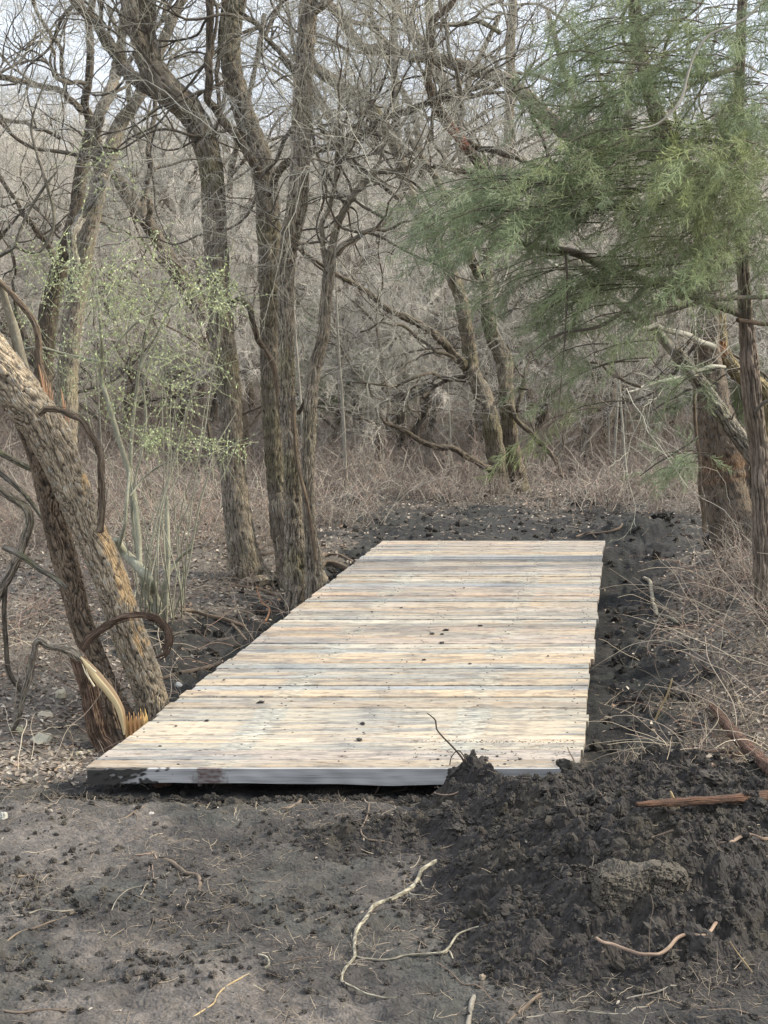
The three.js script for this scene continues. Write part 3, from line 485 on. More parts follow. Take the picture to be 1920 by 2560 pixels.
tree({ name: 'clump_tree', label: 'straight ridged trunk with a flared root foot closest to the left side of the deck', seed: 22, base: [748, 1474], mat: M.furrow, relief: 0.031, moss: 0.3, twigs: { n: 5, from: 0.7, len: 1.7, lev: 1, sprays: 2, r: 0.02 }, limbs: [
  { n: 'trunk', q: [[764, 1492, 150], [754, 1455, 122], [738, 1410, 96], [716, 1345, 74], [703, 1280, 62], [698, 1239, 55], [685, 1083, 53], [677, 950, 50], [675, 850, 50], [675, 700, 54], [671, 544, 55], [663, 447, 54], [648, 389, 52], [627, 330, 51], [595, 233, 53], [577, 155, 49], [577, 78, 47], [588, 0, 44], [600, -80, 40], [606, -190, 34]], dz: 0.01, lobes: 0.12 },
  { n: 'branch', q: [[668, 500, 20], [687, 447, 21], [710, 412, 20], [741, 389, 19], [795, 373, 18], [846, 362, 18], [912, 330, 17], [951, 299, 16], [1009, 280, 14], [1068, 257, 12], [1145, 233, 10], [1223, 210, 7]], off: -0.1, to: -0.6, dz: 0.01, mat: M.furrowDark, twigs: { n: 8, from: 0.35, len: 1 } },
  { n: 'branch', q: [[655, 450, 24], [640, 415, 23], [612, 370, 21], [583, 330, 20], [545, 282, 19], [519, 249, 19], [524, 194, 20], [526, 120, 20], [526, 40, 19], [528, -40, 18]], off: -0.1, to: -0.4, dz: 0.01, mat: M.furrowDark, twigs: { n: 5, from: 0.4 } },
  { n: 'branch', q: [[550, 300, 9], [545, 220, 10], [547, 140, 11], [552, 60, 10], [556, -40, 9]], off: 0.5, mat: M.furrowDark, twigs: 0 },
  { n: 'vine', q: [[640, 840, 12], [652, 858, 13], [683, 916, 14], [702, 1025, 14], [718, 1122, 14], [733, 1200, 14], [745, 1297, 15], [752, 1390, 16]], off: -0.26, dz: 0, mat: M.plateDark, bark: 'string', twigs: 0 },
] });
tree({ name: 'clump_tree', label: 'ridged trunk standing behind the flared trunk of the clump and leaning right at the top', seed: 23, base: [728, 1408], depth: 13.6, mat: M.furrow, relief: 0.036, moss: 0.35, twigs: { n: 5, from: 0.7, len: 1.7, lev: 1, sprays: 2, r: 0.02 }, limbs: [
  { n: 'trunk', q: [[742, 1400, 60], [735, 1300, 46], [728, 1150, 40], [719, 1000, 38], [716, 816, 38], [716, 661, 40], [726, 590, 44], [740, 530, 48], [751, 389, 46], [757, 233, 44], [767, 78, 43], [772, 0, 42], [782, -90, 38], [790, -200, 32]], dz: 0.01 },
  { n: 'branch', q: [[780, 30, 24], [810, 10, 20], [850, -30, 18], [900, -80, 14]], twigs: { n: 3 } },
  { n: 'branch', q: [[752, 250, 22], [735, 180, 16], [700, 130, 13], [640, 60, 10], [600, 30, 8]], to: 0.8, mat: M.furrowDark, twigs: { n: 6 } },
] });
tree({ name: 'clump_tree', label: 'slender trunk on the right of the clump, forking into thin curved limbs', seed: 24, base: [776, 1376], depth: 13.4, mat: M.furrow, relief: 0.028, moss: 0.15, twigs: { n: 6, from: 0.5, len: 1.2, lev: 1, sprays: 2, r: 0.014 }, limbs: [
  { n: 'trunk', q: [[784, 1392, 44], [778, 1350, 32], [770, 1239, 30], [773, 1083, 33], [780, 967, 32], [790, 905, 30], [805, 850, 28], [816, 739, 27], [825, 661, 25], [836, 590, 18], [858, 530, 15], [890, 478, 15], [912, 455, 15], [943, 430, 14], [982, 428, 12], [1030, 415, 9]], dz: 0.005, twigs: { from: 0.7 } },
  { n: 'branch', q: [[822, 680, 14], [808, 620, 13], [803, 564, 13], [822, 525, 12], [838, 460, 11], [842, 420, 10], [842, 373, 9], [838, 320, 6]], dz: 0.02 },
  { n: 'branch', q: [[835, 640, 18], [860, 612, 16], [900, 590, 14], [930, 575, 12], [980, 545, 8]], dz: 0.03 },
  { n: 'vine', q: [[733, 1005, 8], [741, 1142, 9], [768, 1258, 10], [784, 1355, 11], [790, 1400, 12]], off: -0.2, dz: 0, mat: M.plateDark, bark: 'string', twigs: 0 },
  { n: 'branch', q: [[788, 960, 16], [760, 1010, 12], [745, 1035, 10]], off: 0.1, mat: M.furrowDark, twigs: 0 },
] });
// --- pair of trunks beyond the far end ---
tree({ name: 'forked_tree', label: 'double ridged trunk leaning left, standing beyond the far end of the deck', seed: 31, base: [1270, 1234], mat: M.furrowMid, relief: 0.05, moss: 0.45, twigs: { n: 3, from: 0.5, len: 1.6, lev: 1, sprays: 1, r: 0.03 }, limbs: [
  { n: 'trunk', q: [[1252, 1240, 60], [1247, 1210, 50], [1240, 1144, 47], [1226, 1052, 42], [1209, 990, 42], [1180, 929, 39], [1172, 867, 35], [1163, 806, 33], [1152, 744, 33], [1128, 683, 33], [1098, 621, 32], [1060, 556, 29], [1035, 515, 27], [1012, 440, 26], [998, 385, 26], [970, 330, 26], [930, 270, 28], [880, 232, 28], [830, 200, 26], [785, 165, 22], [760, 120, 18]], dz: 0.01, twigs: { from: 0.6 } },
  { n: 'trunk', q: [[1304, 1238, 54], [1298, 1200, 46], [1282, 1144, 42], [1268, 1021, 38], [1264, 960, 37], [1259, 898, 42], [1237, 855, 38], [1221, 806, 33], [1218, 744, 28], [1219, 690, 24], [1221, 637, 22], [1237, 590, 20], [1250, 500, 18], [1252, 400, 16]], dz: 0.01, off: 0.3 },
  { n: 'branch', q: [[1219, 720, 20], [1195, 690, 19], [1175, 643, 18], [1147, 600, 17], [1112, 490, 17], [1088, 440, 16], [1050, 385, 15], [1023, 345, 14], [1015, 320, 10]], off: 0.4, dz: 0.02 },
  { n: 'branch', q: [[1168, 930, 20], [1157, 907, 20], [1114, 861, 19], [1068, 821, 18], [1021, 797, 17], [960, 766, 14], [908, 723, 12], [850, 692, 10], [741, 618, 6]], to: -1.2, dz: 0.01, mat: M.furrowDark },
  { n: 'branch', q: [[1162, 925, 9], [1130, 892, 9], [1092, 880, 9], [1046, 846, 8], [1000, 812, 7], [950, 806, 5], [900, 830, 4]], to: -0.8, mat: M.furrowDark },
  { n: 'branch', q: [[1165, 943, 9], [1120, 947, 10], [1083, 932, 9], [1043, 941, 8], [985, 966, 7], [930, 960, 5], [880, 956, 4]], to: -1, mat: M.furrowDark, twigs: { n: 4, len: 0.8 } },
  { n: 'branch', q: [[1165, 952, 9], [1117, 951, 10], [1090, 965, 9], [1058, 992, 6]], to: -0.8, mat: M.furrowDark, twigs: { n: 2, len: 0.6 } },
  { n: 'branch', q: [[1090, 880, 6], [1050, 890, 6], [1020, 905, 6], [998, 928, 4]], to: -0.8, mat: M.furrowDark, twigs: 0 },
  { n: 'branch', q: [[1232, 1172, 16], [1215, 1169, 16], [1160, 1138, 15], [1132, 1120, 15], [1068, 1110, 14], [1021, 1083, 11], [960, 1055, 8], [950, 1040, 4]], off: -0.1, to: -1.5, dz: 0, mat: M.furrowDark, twigs: { n: 2, len: 0.7 } },
  { n: 'branch', q: [[1276, 1015, 12], [1290, 1048, 12], [1329, 1083, 12], [1365, 1120, 12], [1390, 1150, 12], [1406, 1195, 12]], off: 0, dz: 0, mat: M.furrowDark, twigs: { n: 2, len: 0.7 } },
  { n: 'branch', q: [[1264, 1010, 9], [1270, 985, 9], [1295, 970, 8], [1322, 974, 5]], off: -0.4, mat: M.furrowDark, twigs: 0 },
  { n: 'branch', q: [[1290, 1060, 10], [1298, 1000, 10], [1310, 950, 10], [1325, 900, 8]], off: 0.6, mat: M.furrowDark, twigs: { n: 2, len: 0.7 } },
  { n: 'branch', q: [[1005, 500, 15], [959, 463, 15], [904, 428, 15], [858, 381, 14], [830, 350, 13], [803, 319, 13], [790, 280, 13], [780, 249, 12], [740, 200, 9]], off: 0.3, to: -1, mat: M.furrowDark },
] });
tree({ name: 'wood_tree', label: 'upright grey trunk in the wood behind the twisting dark trunk', seed: 33, base: [1195, 1130], mat: M.furrowGrey, relief: 0.04, twigs: { n: 6, from: 0.4, len: 2.6, lev: 2, sprays: 1, r: 0.04 }, limbs: [
  { n: 'trunk', q: [[1210, 1140, 30], [1200, 900, 28], [1195, 600, 28], [1183, 463, 30], [1162, 405, 30], [1134, 270, 31], [1105, 200, 30], [1082, 140, 28], [1075, 60, 22], [1070, -60, 18]], dz: 0.0 },
] });
tree({ name: 'wood_tree', label: 'straight upright trunk with pale twigs, in the wood above the cedar bough', seed: 34, base: [1290, 1130], mat: M.furrow, relief: 0.04, twigs: { n: 6, from: 0.4, len: 2.6, lev: 2, sprays: 1, r: 0.04 }, limbs: [
  { n: 'trunk', q: [[1280, 1140, 30], [1268, 900, 26], [1266, 600, 25], [1268, 430, 24], [1275, 250, 23], [1277, 100, 22], [1285, -40, 20]], dz: 0 },
] });
tree({ name: 'wood_tree', label: 'slim upright pale trunk crossing the arching limb near the top centre', seed: 35, base: [1000, 1120], mat: M.furrowGrey, relief: 0.03, twigs: { n: 6, from: 0.4, len: 2.3, lev: 2, sprays: 1, r: 0.035 }, limbs: [
  { n: 'trunk', q: [[1010, 1130, 22], [1000, 900, 20], [1004, 600, 19], [995, 400, 18], [988, 250, 17], [986, 120, 16], [990, -40, 15]], dz: 0 },
  { n: 'branch', q: [[1075, 140, 20], [1050, 100, 22], [1015, 50, 22], [970, 0, 20], [930, -50, 18]], mat: M.furrow },
] });
// --- crooked dark trees deeper in the wood ---
[[60, 1120, 26, -30, 'far left, its limbs arching over the budding shrub'], [430, 1105, 22, 40, 'between the leaning smooth trunk and the curved clump trunk'], [650, 1085, 20, -60, 'half hidden behind the clump of trunks'], [905, 1100, 24, 70, 'above the small sparse cedar'], [1075, 1075, 20, -50, 'behind the forked trunk'], [1400, 1095, 26, -70, 'under the low cedar boughs, right of the forked trunk'], [1535, 1100, 34, 10, 'dark and upright in the thicket left of the thick tree'], [1690, 1090, 24, -60, 'close behind the dead lichen-crusted tree'], [300, 1085, 18, 50, 'thin, behind the stems of the budding shrub'], [760, 1080, 16, -30, 'thin, right beside the clump of trunks']].forEach(([x, y, w, lean, where], k) => {
  const r = rng(400 + k), q = [], limbs = []; let px = x; for (let i = 0; i <= 8; i++) { q.push([px, y + 10 - i * 135, w * (1 - 0.07 * i)]); px += lean * (0.3 + r()) + (r() - 0.5) * 46; }
  limbs.push({ n: 'trunk', q, dz: 0.02, twigs: { from: 0.4 } });
  for (let b = 0; b < 4; b++) { const [bx, by, bw] = q[2 + Math.floor(r() * 5)], s = b % 2 ? 1 : -1, c = [[bx, by, bw * 0.62]]; let cx = bx, cy = by, up = -50 - 60 * r(); for (let i = 1; i <= 6; i++) { cx += s * (38 + 40 * r()); cy += up + (r() - 0.5) * 60; up += 14 + 10 * r(); c.push([cx, cy, bw * 0.62 * (1 - 0.12 * i)]); } limbs.push({ n: 'branch', q: c, dz: 0.03, off: 0, to: (r() - 0.5) * 3, twigs: { n: 3 } }); }
  tree({ name: 'wood_tree', label: 'crooked bare wood tree, ' + where, seed: 400 + k, base: [x, y], mat: k % 3 ? M.furrowDark : M.furrow, relief: 0.04, moss: 0.2, limbs, twigs: { n: 3, from: 0.3, len: 2.2, lev: 2, sprays: 1, r: 0.032 } });
});
// --- big tree at the right, its limb arching across, and the fallen trunk propped in it ---
tree({ name: 'thick_tree', label: 'thick reddish-grey trunk with a hollow split foot at the right of the deck', seed: 41, base: [1845, 1372], bark: 'plate', mat: M.plateDark, relief: 0.035, moss: 0.1, twigs: { n: 5, from: 0.6, len: 1.6, lev: 1, sprays: 2, r: 0.02 }, limbs: [
  { n: 'trunk', q: [[1862, 1400, 150], [1852, 1360, 138], [1836, 1290, 124], [1818, 1200, 118], [1806, 1130, 106], [1795, 1060, 90], [1785, 1000, 74], [1773, 930, 64], [1765, 850, 58], [1770, 780, 52], [1774, 650, 48], [1740, 480, 44], [1690, 380, 42], [1640, 280, 36], [1600, 120, 30], [1580, -40, 26]], dz: 0.005, lobes: 0.16, mat: M.plate, tint: (s, a, p) => { const w = sstep(0.45, 0.7, bell(p.y, p.x, 0.95, 3.38, 0.28, 0.14) + 0.25 * pn(p.y * 9, p.x * 20)); const k = 0.50 + 0.12 * pn(p.y * 3, a * 2); return [k * mix(0.98, 1.25, w), k * mix(0.95, 0.85, w), k * mix(1.0, 0.6, w)]; } },
  { n: 'trunk', q: [[1866, 1400, 70], [1880, 1300, 52], [1898, 1180, 44], [1920, 1060, 38], [1915, 985, 36], [1890, 958, 35], [1860, 946, 35], [1828, 915, 34], [1805, 873, 32], [1798, 787, 30], [1790, 690, 26], [1800, 560, 22]], off: -0.1, to: 0.4, dz: 0, ground: false, mat: M.furrow, tint: (s, a, p) => { const w = sstep(0.5, 0.75, bell(p.y, p.x, 2.22, 3.6, 0.14, 0.3)) * (a > 2.5 && a < 5 ? 1 : 0.15); return [mix(0.85, 1.5, w), mix(0.8, 0.75, w), mix(0.55, 0.34, w)]; } },
  { n: 'branch', q: [[1690, 400, 40], [1600, 372, 38], [1520, 358, 37], [1460, 352, 36], [1410, 330, 36], [1365, 289, 34], [1330, 255, 33], [1278, 208, 33], [1220, 185, 31], [1148, 162, 28], [1076, 145, 26], [990, 128, 24], [912, 120, 22], [881, 93, 21], [858, 47, 20], [815, 4, 18], [770, -40, 15]], to: 1.2, dz: 0.005, mat: M.furrow, twigs: { n: 8, from: 0.35, len: 1.5, lev: 2, r: 0.028, sprays: 1 } },
  { n: 'branch', q: [[1280, 205, 14], [1240, 215, 13], [1200, 235, 12], [1130, 248, 10], [1070, 262, 7]], off: 0.8, mat: M.furrowDark, twigs: { n: 4 } },
  { n: 'branch', q: [[1787, 868, 15], [1729, 842, 15], [1671, 827, 14], [1640, 812, 13], [1600, 822, 10], [1575, 850, 6]], off: -0.2, to: -1, dz: 0, mat: M.lichen, bark: 'smooth', twigs: { n: 3, from: 0.5, len: 0.5, sprays: 1 }, label: 'lichen-whitened limb' },
  { n: 'branch', q: [[1812, 918, 9], [1758, 923, 10], [1686, 946, 9], [1602, 969, 7], [1570, 980, 4]], off: -0.3, to: -1, dz: 0, mat: M.lichen, bark: 'smooth', twigs: { n: 4, from: 0.5, len: 0.6, sprays: 1 }, label: 'thin lichen-whitened limb' },
  { n: 'branch', q: [[1602, 967, 8], [1580, 960, 8], [1550, 945, 8], [1528, 935, 7], [1505, 912, 6], [1468, 906, 5]], off: -1.2, dz: 0, mat: M.furrowDark, twigs: { n: 3, from: 0.4, len: 0.5, sprays: 1 } },
  { n: 'branch', q: [[1735, 970, 8], [1690, 992, 8], [1640, 1020, 5], [1625, 1030, 3]], off: -0.5, dz: 0, mat: M.furrowGrey, twigs: 0 },
  { n: 'branch', q: [[1738, 960, 8], [1742, 1100, 9], [1750, 1220, 11], [1758, 1270, 13], [1762, 1330, 14]], off: -0.4, dz: 0, mat: M.plateDark, bark: 'string', twigs: 0 },
] });
tree({ name: 'dead_tree', label: 'dead lichen-crusted tree slumped against the thick tree, its twisted top with a raw red wound', cat: 'dead tree', seed: 42, depth: 14.2, mat: M.furrowGrey, relief: 0.03, moss: 0.5, twigs: { n: 3, from: 0.3, len: 0.7, lev: 0, sprays: 1, r: 0.012 }, limbs: [
  { n: 'trunk', q: [[2010, 1330, 40], [1945, 1230, 40], [1874, 1128, 38], [1802, 1033, 37], [1758, 969, 35], [1715, 912, 32], [1690, 880, 30]], to: -0.6, dz: 0, ground: true },
  { n: 'branch', q: [[1735, 945, 24], [1700, 900, 26], [1660, 850, 25], [1613, 805, 24], [1560, 765, 23], [1500, 712, 23], [1440, 655, 23], [1370, 590, 23], [1300, 530, 23], [1255, 487, 23]], off: -0.5, dz: 0, mat: M.lichen, bark: 'smooth', tint: (s, a) => { const g = sstep(-0.05, 0.3, pn(s * 5, a * 1.3)); return [mix(0.36, 0.9, g), mix(0.33, 0.9, g), mix(0.29, 0.88, g)]; }, label: 'stretch white with lichen' },
  { n: 'branch', q: [[1262, 492, 24], [1220, 440, 24], [1180, 385, 24], [1139, 333, 25], [1113, 298, 25], [1087, 260, 23], [1070, 203, 20], [1068, 116, 18], [1084, 52, 19], [1134, 0, 14], [1160, -40, 10]], off: -0.5, dz: 0, mat: M.furrowDark, label: 'dark twisted top with a raw red wound', twigs: { n: 4, from: 0.3, len: 1 }, tint: (s, a, p) => { const w = sstep(0.5, 0.7, bell(p.y, p.x, 4.24, 0.8, 0.20, 0.3)); return [mix(0.9, 1.5, w), mix(0.85, 0.62, w), mix(0.8, 0.45, w)]; } },
  { n: 'branch', q: [[1150, 345, 14], [1158, 280, 13], [1150, 225, 12], [1140, 170, 12], [1120, 110, 10], [1105, 40, 9], [1100, -20, 7]], off: -0.55, mat: M.furrowGrey },
  { n: 'branch', q: [[1170, 350, 14], [1200, 372, 16], [1260, 385, 16], [1330, 415, 14], [1380, 422, 12], [1440, 400, 10]], off: -0.5, mat: M.furrowDark },
  { n: 'branch', q: [[1215, 430, 16], [1180, 430, 14], [1130, 425, 12], [1085, 415, 9]], off: -0.5, mat: M.furrowDark },
  { n: 'branch', q: [[1084, 60, 10], [1140, 62, 12], [1190, 52, 12], [1250, 82, 12]], off: -0.5, mat: M.furrow, twigs: { n: 2 } },
  { n: 'branch', q: [[1500, 716, 12], [1450, 735, 12], [1400, 738, 10], [1355, 722, 7]], off: -1.3, dz: 0, mat: M.lichen, bark: 'smooth', twigs: { n: 2 } },
  { n: 'branch', q: [[1450, 690, 10], [1400, 672, 10], [1340, 640, 9], [1285, 590, 7], [1240, 570, 4]], off: -1.6, dz: 0, mat: M.lichen, bark: 'smooth', twigs: { n: 2 } },
] });
// --- trees standing at the left behind the budding shrub ---
tree({ name: 'background_tree', label: 'stout crooked trunk forking above the budding shrub at the left', seed: 51, base: [165, 1215], mat: M.furrow, relief: 0.045, moss: 0.3, twigs: { n: 4, from: 0.35, len: 2.3, lev: 2, sprays: 1, r: 0.035 }, limbs: [
  { n: 'trunk', q: [[160, 1225, 62], [165, 1100, 56], [172, 900, 52], [192, 727, 50], [220, 580, 46], [252, 447, 44], [275, 385, 40], [300, 310, 36], [340, 255, 28], [400, 120, 26], [450, 10, 24], [490, -60, 20]], dz: 0.01 },
  { n: 'branch', q: [[255, 450, 26], [245, 410, 26], [240, 340, 25], [250, 280, 28], [275, 230, 30], [290, 180, 28], [305, 90, 22], [312, 0, 18]], mat: M.furrow },
  { n: 'branch', q: [[182, 745, 24], [186, 650, 24], [180, 590, 24], [205, 540, 23], [240, 490, 22], [262, 450, 18]], off: -0.6, mat: M.furrowGrey, twigs: 0 },
] });
tree({ name: 'background_tree', label: 'dark slanting trunk with a black upright limb, at the upper left behind the shrub', seed: 52, base: [90, 1200], mat: M.furrowDark, relief: 0.045, moss: 0.1, twigs: { n: 4, from: 0.35, len: 2.3, lev: 2, sprays: 1, r: 0.035 }, limbs: [
  { n: 'trunk', q: [[92, 1210, 52], [105, 1000, 48], [122, 780, 46], [140, 700, 44], [165, 620, 38], [190, 530, 34], [205, 420, 32], [222, 350, 30], [225, 300, 22], [212, 262, 20], [222, 200, 18], [226, 110, 17], [222, 50, 15], [232, 0, 15], [238, -60, 12]], dz: 0.01 },
  { n: 'branch', q: [[205, 280, 14], [190, 262, 15], [160, 232, 15], [110, 218, 14], [60, 205, 15], [0, 192, 14], [-60, 180, 12]], mat: M.furrowDark },
  { n: 'branch', q: [[192, 268, 9], [165, 235, 10], [155, 180, 10], [152, 120, 9], [110, 60, 9], [85, 10, 9], [70, -40, 7]], off: -0.4, mat: M.furrowDark },
  { n: 'branch', q: [[150, 345, 10], [110, 325, 9], [60, 306, 9], [0, 302, 8], [-40, 300, 6]], mat: M.furrowDark },
  { n: 'branch', q: [[150, 680, 14], [110, 600, 13], [80, 560, 12], [40, 500, 10], [0, 440, 9]], mat: M.furrowDark },
] });
tree({ name: 'background_tree', label: 'smooth dark trunk leaning far to the upper left, behind the curved clump trunk', seed: 53, base: [610, 1190], mat: M.furrowDark, relief: 0.03, moss: 0.1, twigs: { n: 4, from: 0.3, len: 2.3, lev: 2, sprays: 1, r: 0.035 }, limbs: [
  { n: 'trunk', q: [[615, 1200, 48], [590, 1020, 46], [556, 870, 44], [515, 795, 42], [480, 745, 40], [430, 660, 39], [370, 560, 37], [320, 490, 35], [285, 430, 30], [262, 405, 22]], dz: 0 },
  { n: 'branch', q: [[362, 548, 16], [358, 500, 14], [375, 430, 13], [370, 380, 12], [380, 320, 11], [388, 250, 11], [390, 190, 9]], off: -0.3, mat: M.furrowDark, twigs: { n: 3 } },
  { n: 'branch', q: [[370, 545, 14], [376, 520, 16], [374, 500, 14]], off: -0.4, mat: M.furrowDark, twigs: 0 },
] });
tree({ name: 'background_tree', label: 'pale lichen-spotted limbs hanging in at the far left edge', seed: 54, depth: 12, mat: M.furrowGrey, bark: 'furrow', relief: 0.03, twigs: { n: 2, from: 0.3, len: 0.8, lev: 0, sprays: 2, r: 0.012 }, limbs: [
  { n: 'branch', q: [[-60, 690, 9], [0, 640, 9], [35, 618, 9], [50, 575, 9], [78, 517, 8], [117, 459, 7], [140, 431, 4]], dz: 0 },
  { n: 'branch', q: [[35, 615, 7], [70, 630, 8], [93, 634, 8], [132, 575, 8], [133, 525, 8], [113, 447, 8], [88, 370, 7], [78, 318, 7], [95, 250, 5], [120, 190, 3]], dz: 0 },
] });
tree({ name: 'edge_tree', label: 'mossy bent limbs reaching in low at the left edge', seed: 55, depth: 9.4, mat: M.furrow, bark: 'plate', moss: 0.9, relief: 0.03, twigs: { n: 0 }, limbs: [
  { n: 'branch', q: [[-60, 1160, 20], [0, 1224, 20], [40, 1252, 20], [66, 1272, 21], [74, 1300, 21], [60, 1350, 22], [43, 1396, 24], [14, 1454, 25], [-20, 1510, 26]], dz: 0, mat: M.furrow },
  { n: 'branch', q: [[14, 1462, 11], [10, 1530, 12], [14, 1598, 13], [24, 1685, 14], [52, 1725, 13]], dz: 0, mat: M.furrowDark, lobes: 0.2 },
  { n: 'branch', q: [[6, 1367, 14], [49, 1387, 14], [98, 1422, 14], [148, 1454, 13], [165, 1470, 10]], dz: 0, off: -0.2, mat: M.furrowGrey, lobes: 0.2 },
  { n: 'branch', q: [[-30, 1118, 14], [0, 1132, 14], [58, 1163, 14], [100, 1184, 13]], dz: 0, off: 0.3, mat: M.furrowGrey, lobes: 0.2 },
  { n: 'branch', q: [[-30, 1160, 11], [0, 1184, 12], [58, 1233, 12], [101, 1288, 11], [115, 1310, 9]], dz: 0, off: 0.3, mat: M.furrowGrey, lobes: 0.2 },
] });
// ---------- budding shrub at the left ----------
{
  const o = thing('budding_shrub', 'tall many-stemmed shrub with pale green opening buds at the left', 'shrub', null, (() => { const p = hit(395, 1560); return V(p.x, land(p.x, p.z), p.z); })()), R = rng(61), D = -o.position.z, tips = [];
  const stems = [[[404, 1560, 17], [388, 1530, 15], [352, 1433, 15], [346, 1336, 14], [327, 1200, 14], [295, 1091, 13], [268, 998, 12], [253, 947, 11], [255, 889, 9], [250, 800, 7], [240, 700, 4]],
    [[380, 1540, 9], [332, 1300, 9], [327, 1142, 9], [338, 1005, 8], [354, 889, 7], [380, 790, 6], [430, 690, 4]], [[412, 1560, 15], [414, 1511, 15], [419, 1394, 14], [418, 1300, 12], [416, 1240, 9]],
    [[402, 1500, 9], [412, 1455, 10], [440, 1405, 9], [478, 1371, 8]], [[368, 1520, 7], [345, 1400, 7], [330, 1250, 6], [360, 1100, 6], [365, 1040, 6], [360, 960, 5], [390, 860, 4], [420, 800, 3]],
    [[428, 1560, 5], [467, 1433, 5], [505, 1239, 5], [544, 1145, 4], [603, 1099, 3]], [[325, 1240, 5], [365, 1190, 5], [428, 1152, 4], [505, 1141, 3], [560, 1120, 2]],
    [[289, 1350, 20], [310, 1380, 24], [341, 1412, 25], [372, 1446, 25], [385, 1480, 25], [396, 1530, 26], [400, 1570, 28]], [[298, 1362, 10], [312, 1310, 9], [318, 1240, 8], [324, 1180, 7]],
    [[250, 903, 8], [200, 895, 8], [150, 882, 7], [100, 868, 6], [40, 876, 4]], [[262, 895, 6], [300, 850, 6], [350, 800, 5], [420, 770, 5], [480, 735, 3]], [[350, 920, 6], [372, 870, 6], [395, 830, 5], [430, 760, 4]]];
  const path = (q, k, thin) => { const G = new Geo(true), s = R() * 30, off = (R() - 0.5) * (thin ? 1.6 : 0.5), pts = q.map(([x, y], i) => at(x, y, D + (off + 0.3 * (pn(s, i * 0.5) - pn(s, 0))) * (i ? 1 : 0.3))), rad = q.map(([, , w]) => w / 2 * D / FPX); const P = tube(G, pts, rad, { seg: thin ? 5 : 10, step: 0.06, rep: 1, tile: 0.7, lobes: 0.05, tint: () => [0.95, 1, 0.86] }); part('stem', G.build(), M.smooth, o); tips.push(P); };
  stems.forEach((q) => path(q, 0, false));
  for (let k = 0; k < 22; k++) {                        // thin shoots that fan up from the foot
    const x = 330 + R() * 130, y = 1500 + R() * 50, a = (R() - 0.45) * 420, top = 760 + R() * 450, q = [[x, y, 4]]; for (let i = 1; i <= 5; i++) { const t = i / 5; q.push([x + a * Math.pow(t, 1.5) + (R() - 0.5) * 16, mix(y, top, t), 4 - 2.4 * t]); } path(q, 0, true);
  }
  const small = new Geo(), leaf = new Geo(), leaves = [], spots = [[200, 700, 110, 60, 40], [330, 760, 160, 80, 70], [500, 710, 110, 70, 46], [430, 900, 170, 90, 50], [395, 1090, 90, 28, 34], [540, 1120, 90, 40, 24], [250, 1000, 110, 60, 24], [120, 650, 110, 70, 24], [330, 640, 120, 90, 34], [240, 870, 120, 70, 34], [260, 420, 120, 110, 16], [560, 760, 80, 50, 24], [60, 820, 70, 80, 14], [450, 1000, 90, 60, 18]];
  for (const [cx, cy, rx, ry, n] of spots) for (let k = 0; k < n * 1.6; k++) {
    const e = at(cx + (R() + R() - 1) * rx, cy + (R() + R() - 1) * ry, D + (R() - 0.5) * 1.6); let d = V(R() - 0.5, R() - 0.3, R() - 0.5).normalize(); const L = 0.12 + 0.22 * R(), pts = [e.clone().addScaledVector(d, -L)], q = pts[0].clone();
    for (let i = 0; i < 4; i++) { d.add(V(R() - 0.5, R() - 0.5, R() - 0.5).multiplyScalar(0.5)).normalize(); q.addScaledVector(d, L / 3); pts.push(q.clone()); }
    tube(small, pts, [0.003, 0.0028, 0.0024, 0.002, 0.0014], { seg: 3 });
    for (let i = 1; i < 5; i++) { const m = 4 + Math.floor(R() * 3); for (let j = 0; j < m; j++) { const s = 0.55 + 0.7 * R(), c = 0.75 + 0.5 * R(); leaves.push({ m: place(pts[i].clone().add(V(R() - 0.5, R() - 0.5, R() - 0.5).multiplyScalar(0.008)), d.clone().add(V(R() - 0.5, R() - 0.1, R() - 0.5).multiplyScalar(1.6)), R() * 6, s), c: rgb(c, c, c * (0.8 + 0.3 * R())) }); } }
  }
  for (const [x, y, z, n] of [[0, 0, 0, 0], [0.0045, 0.009, 0.001, 1], [0, 0.021, 0.004, 0], [-0.0045, 0.009, 0.001, 1]]) leaf.vert(V(x, y, z), V(0, 0.3, 1).normalize(), 0, 0);
  leaf.i.push(0, 1, 2, 0, 2, 3);
  part('shoots', small.build(), mat({ color: rgb(0.25, 0.25, 0.16) }), o, { kind: 'stuff' });
  scatter('leaves', leaf.build(), new THREE.MeshPhysicalMaterial({ color: rgb(0.50, 0.56, 0.30), roughness: 0.8, transmission: 0.35, thickness: 0, side: THREE.DoubleSide }), leaves, o);
}
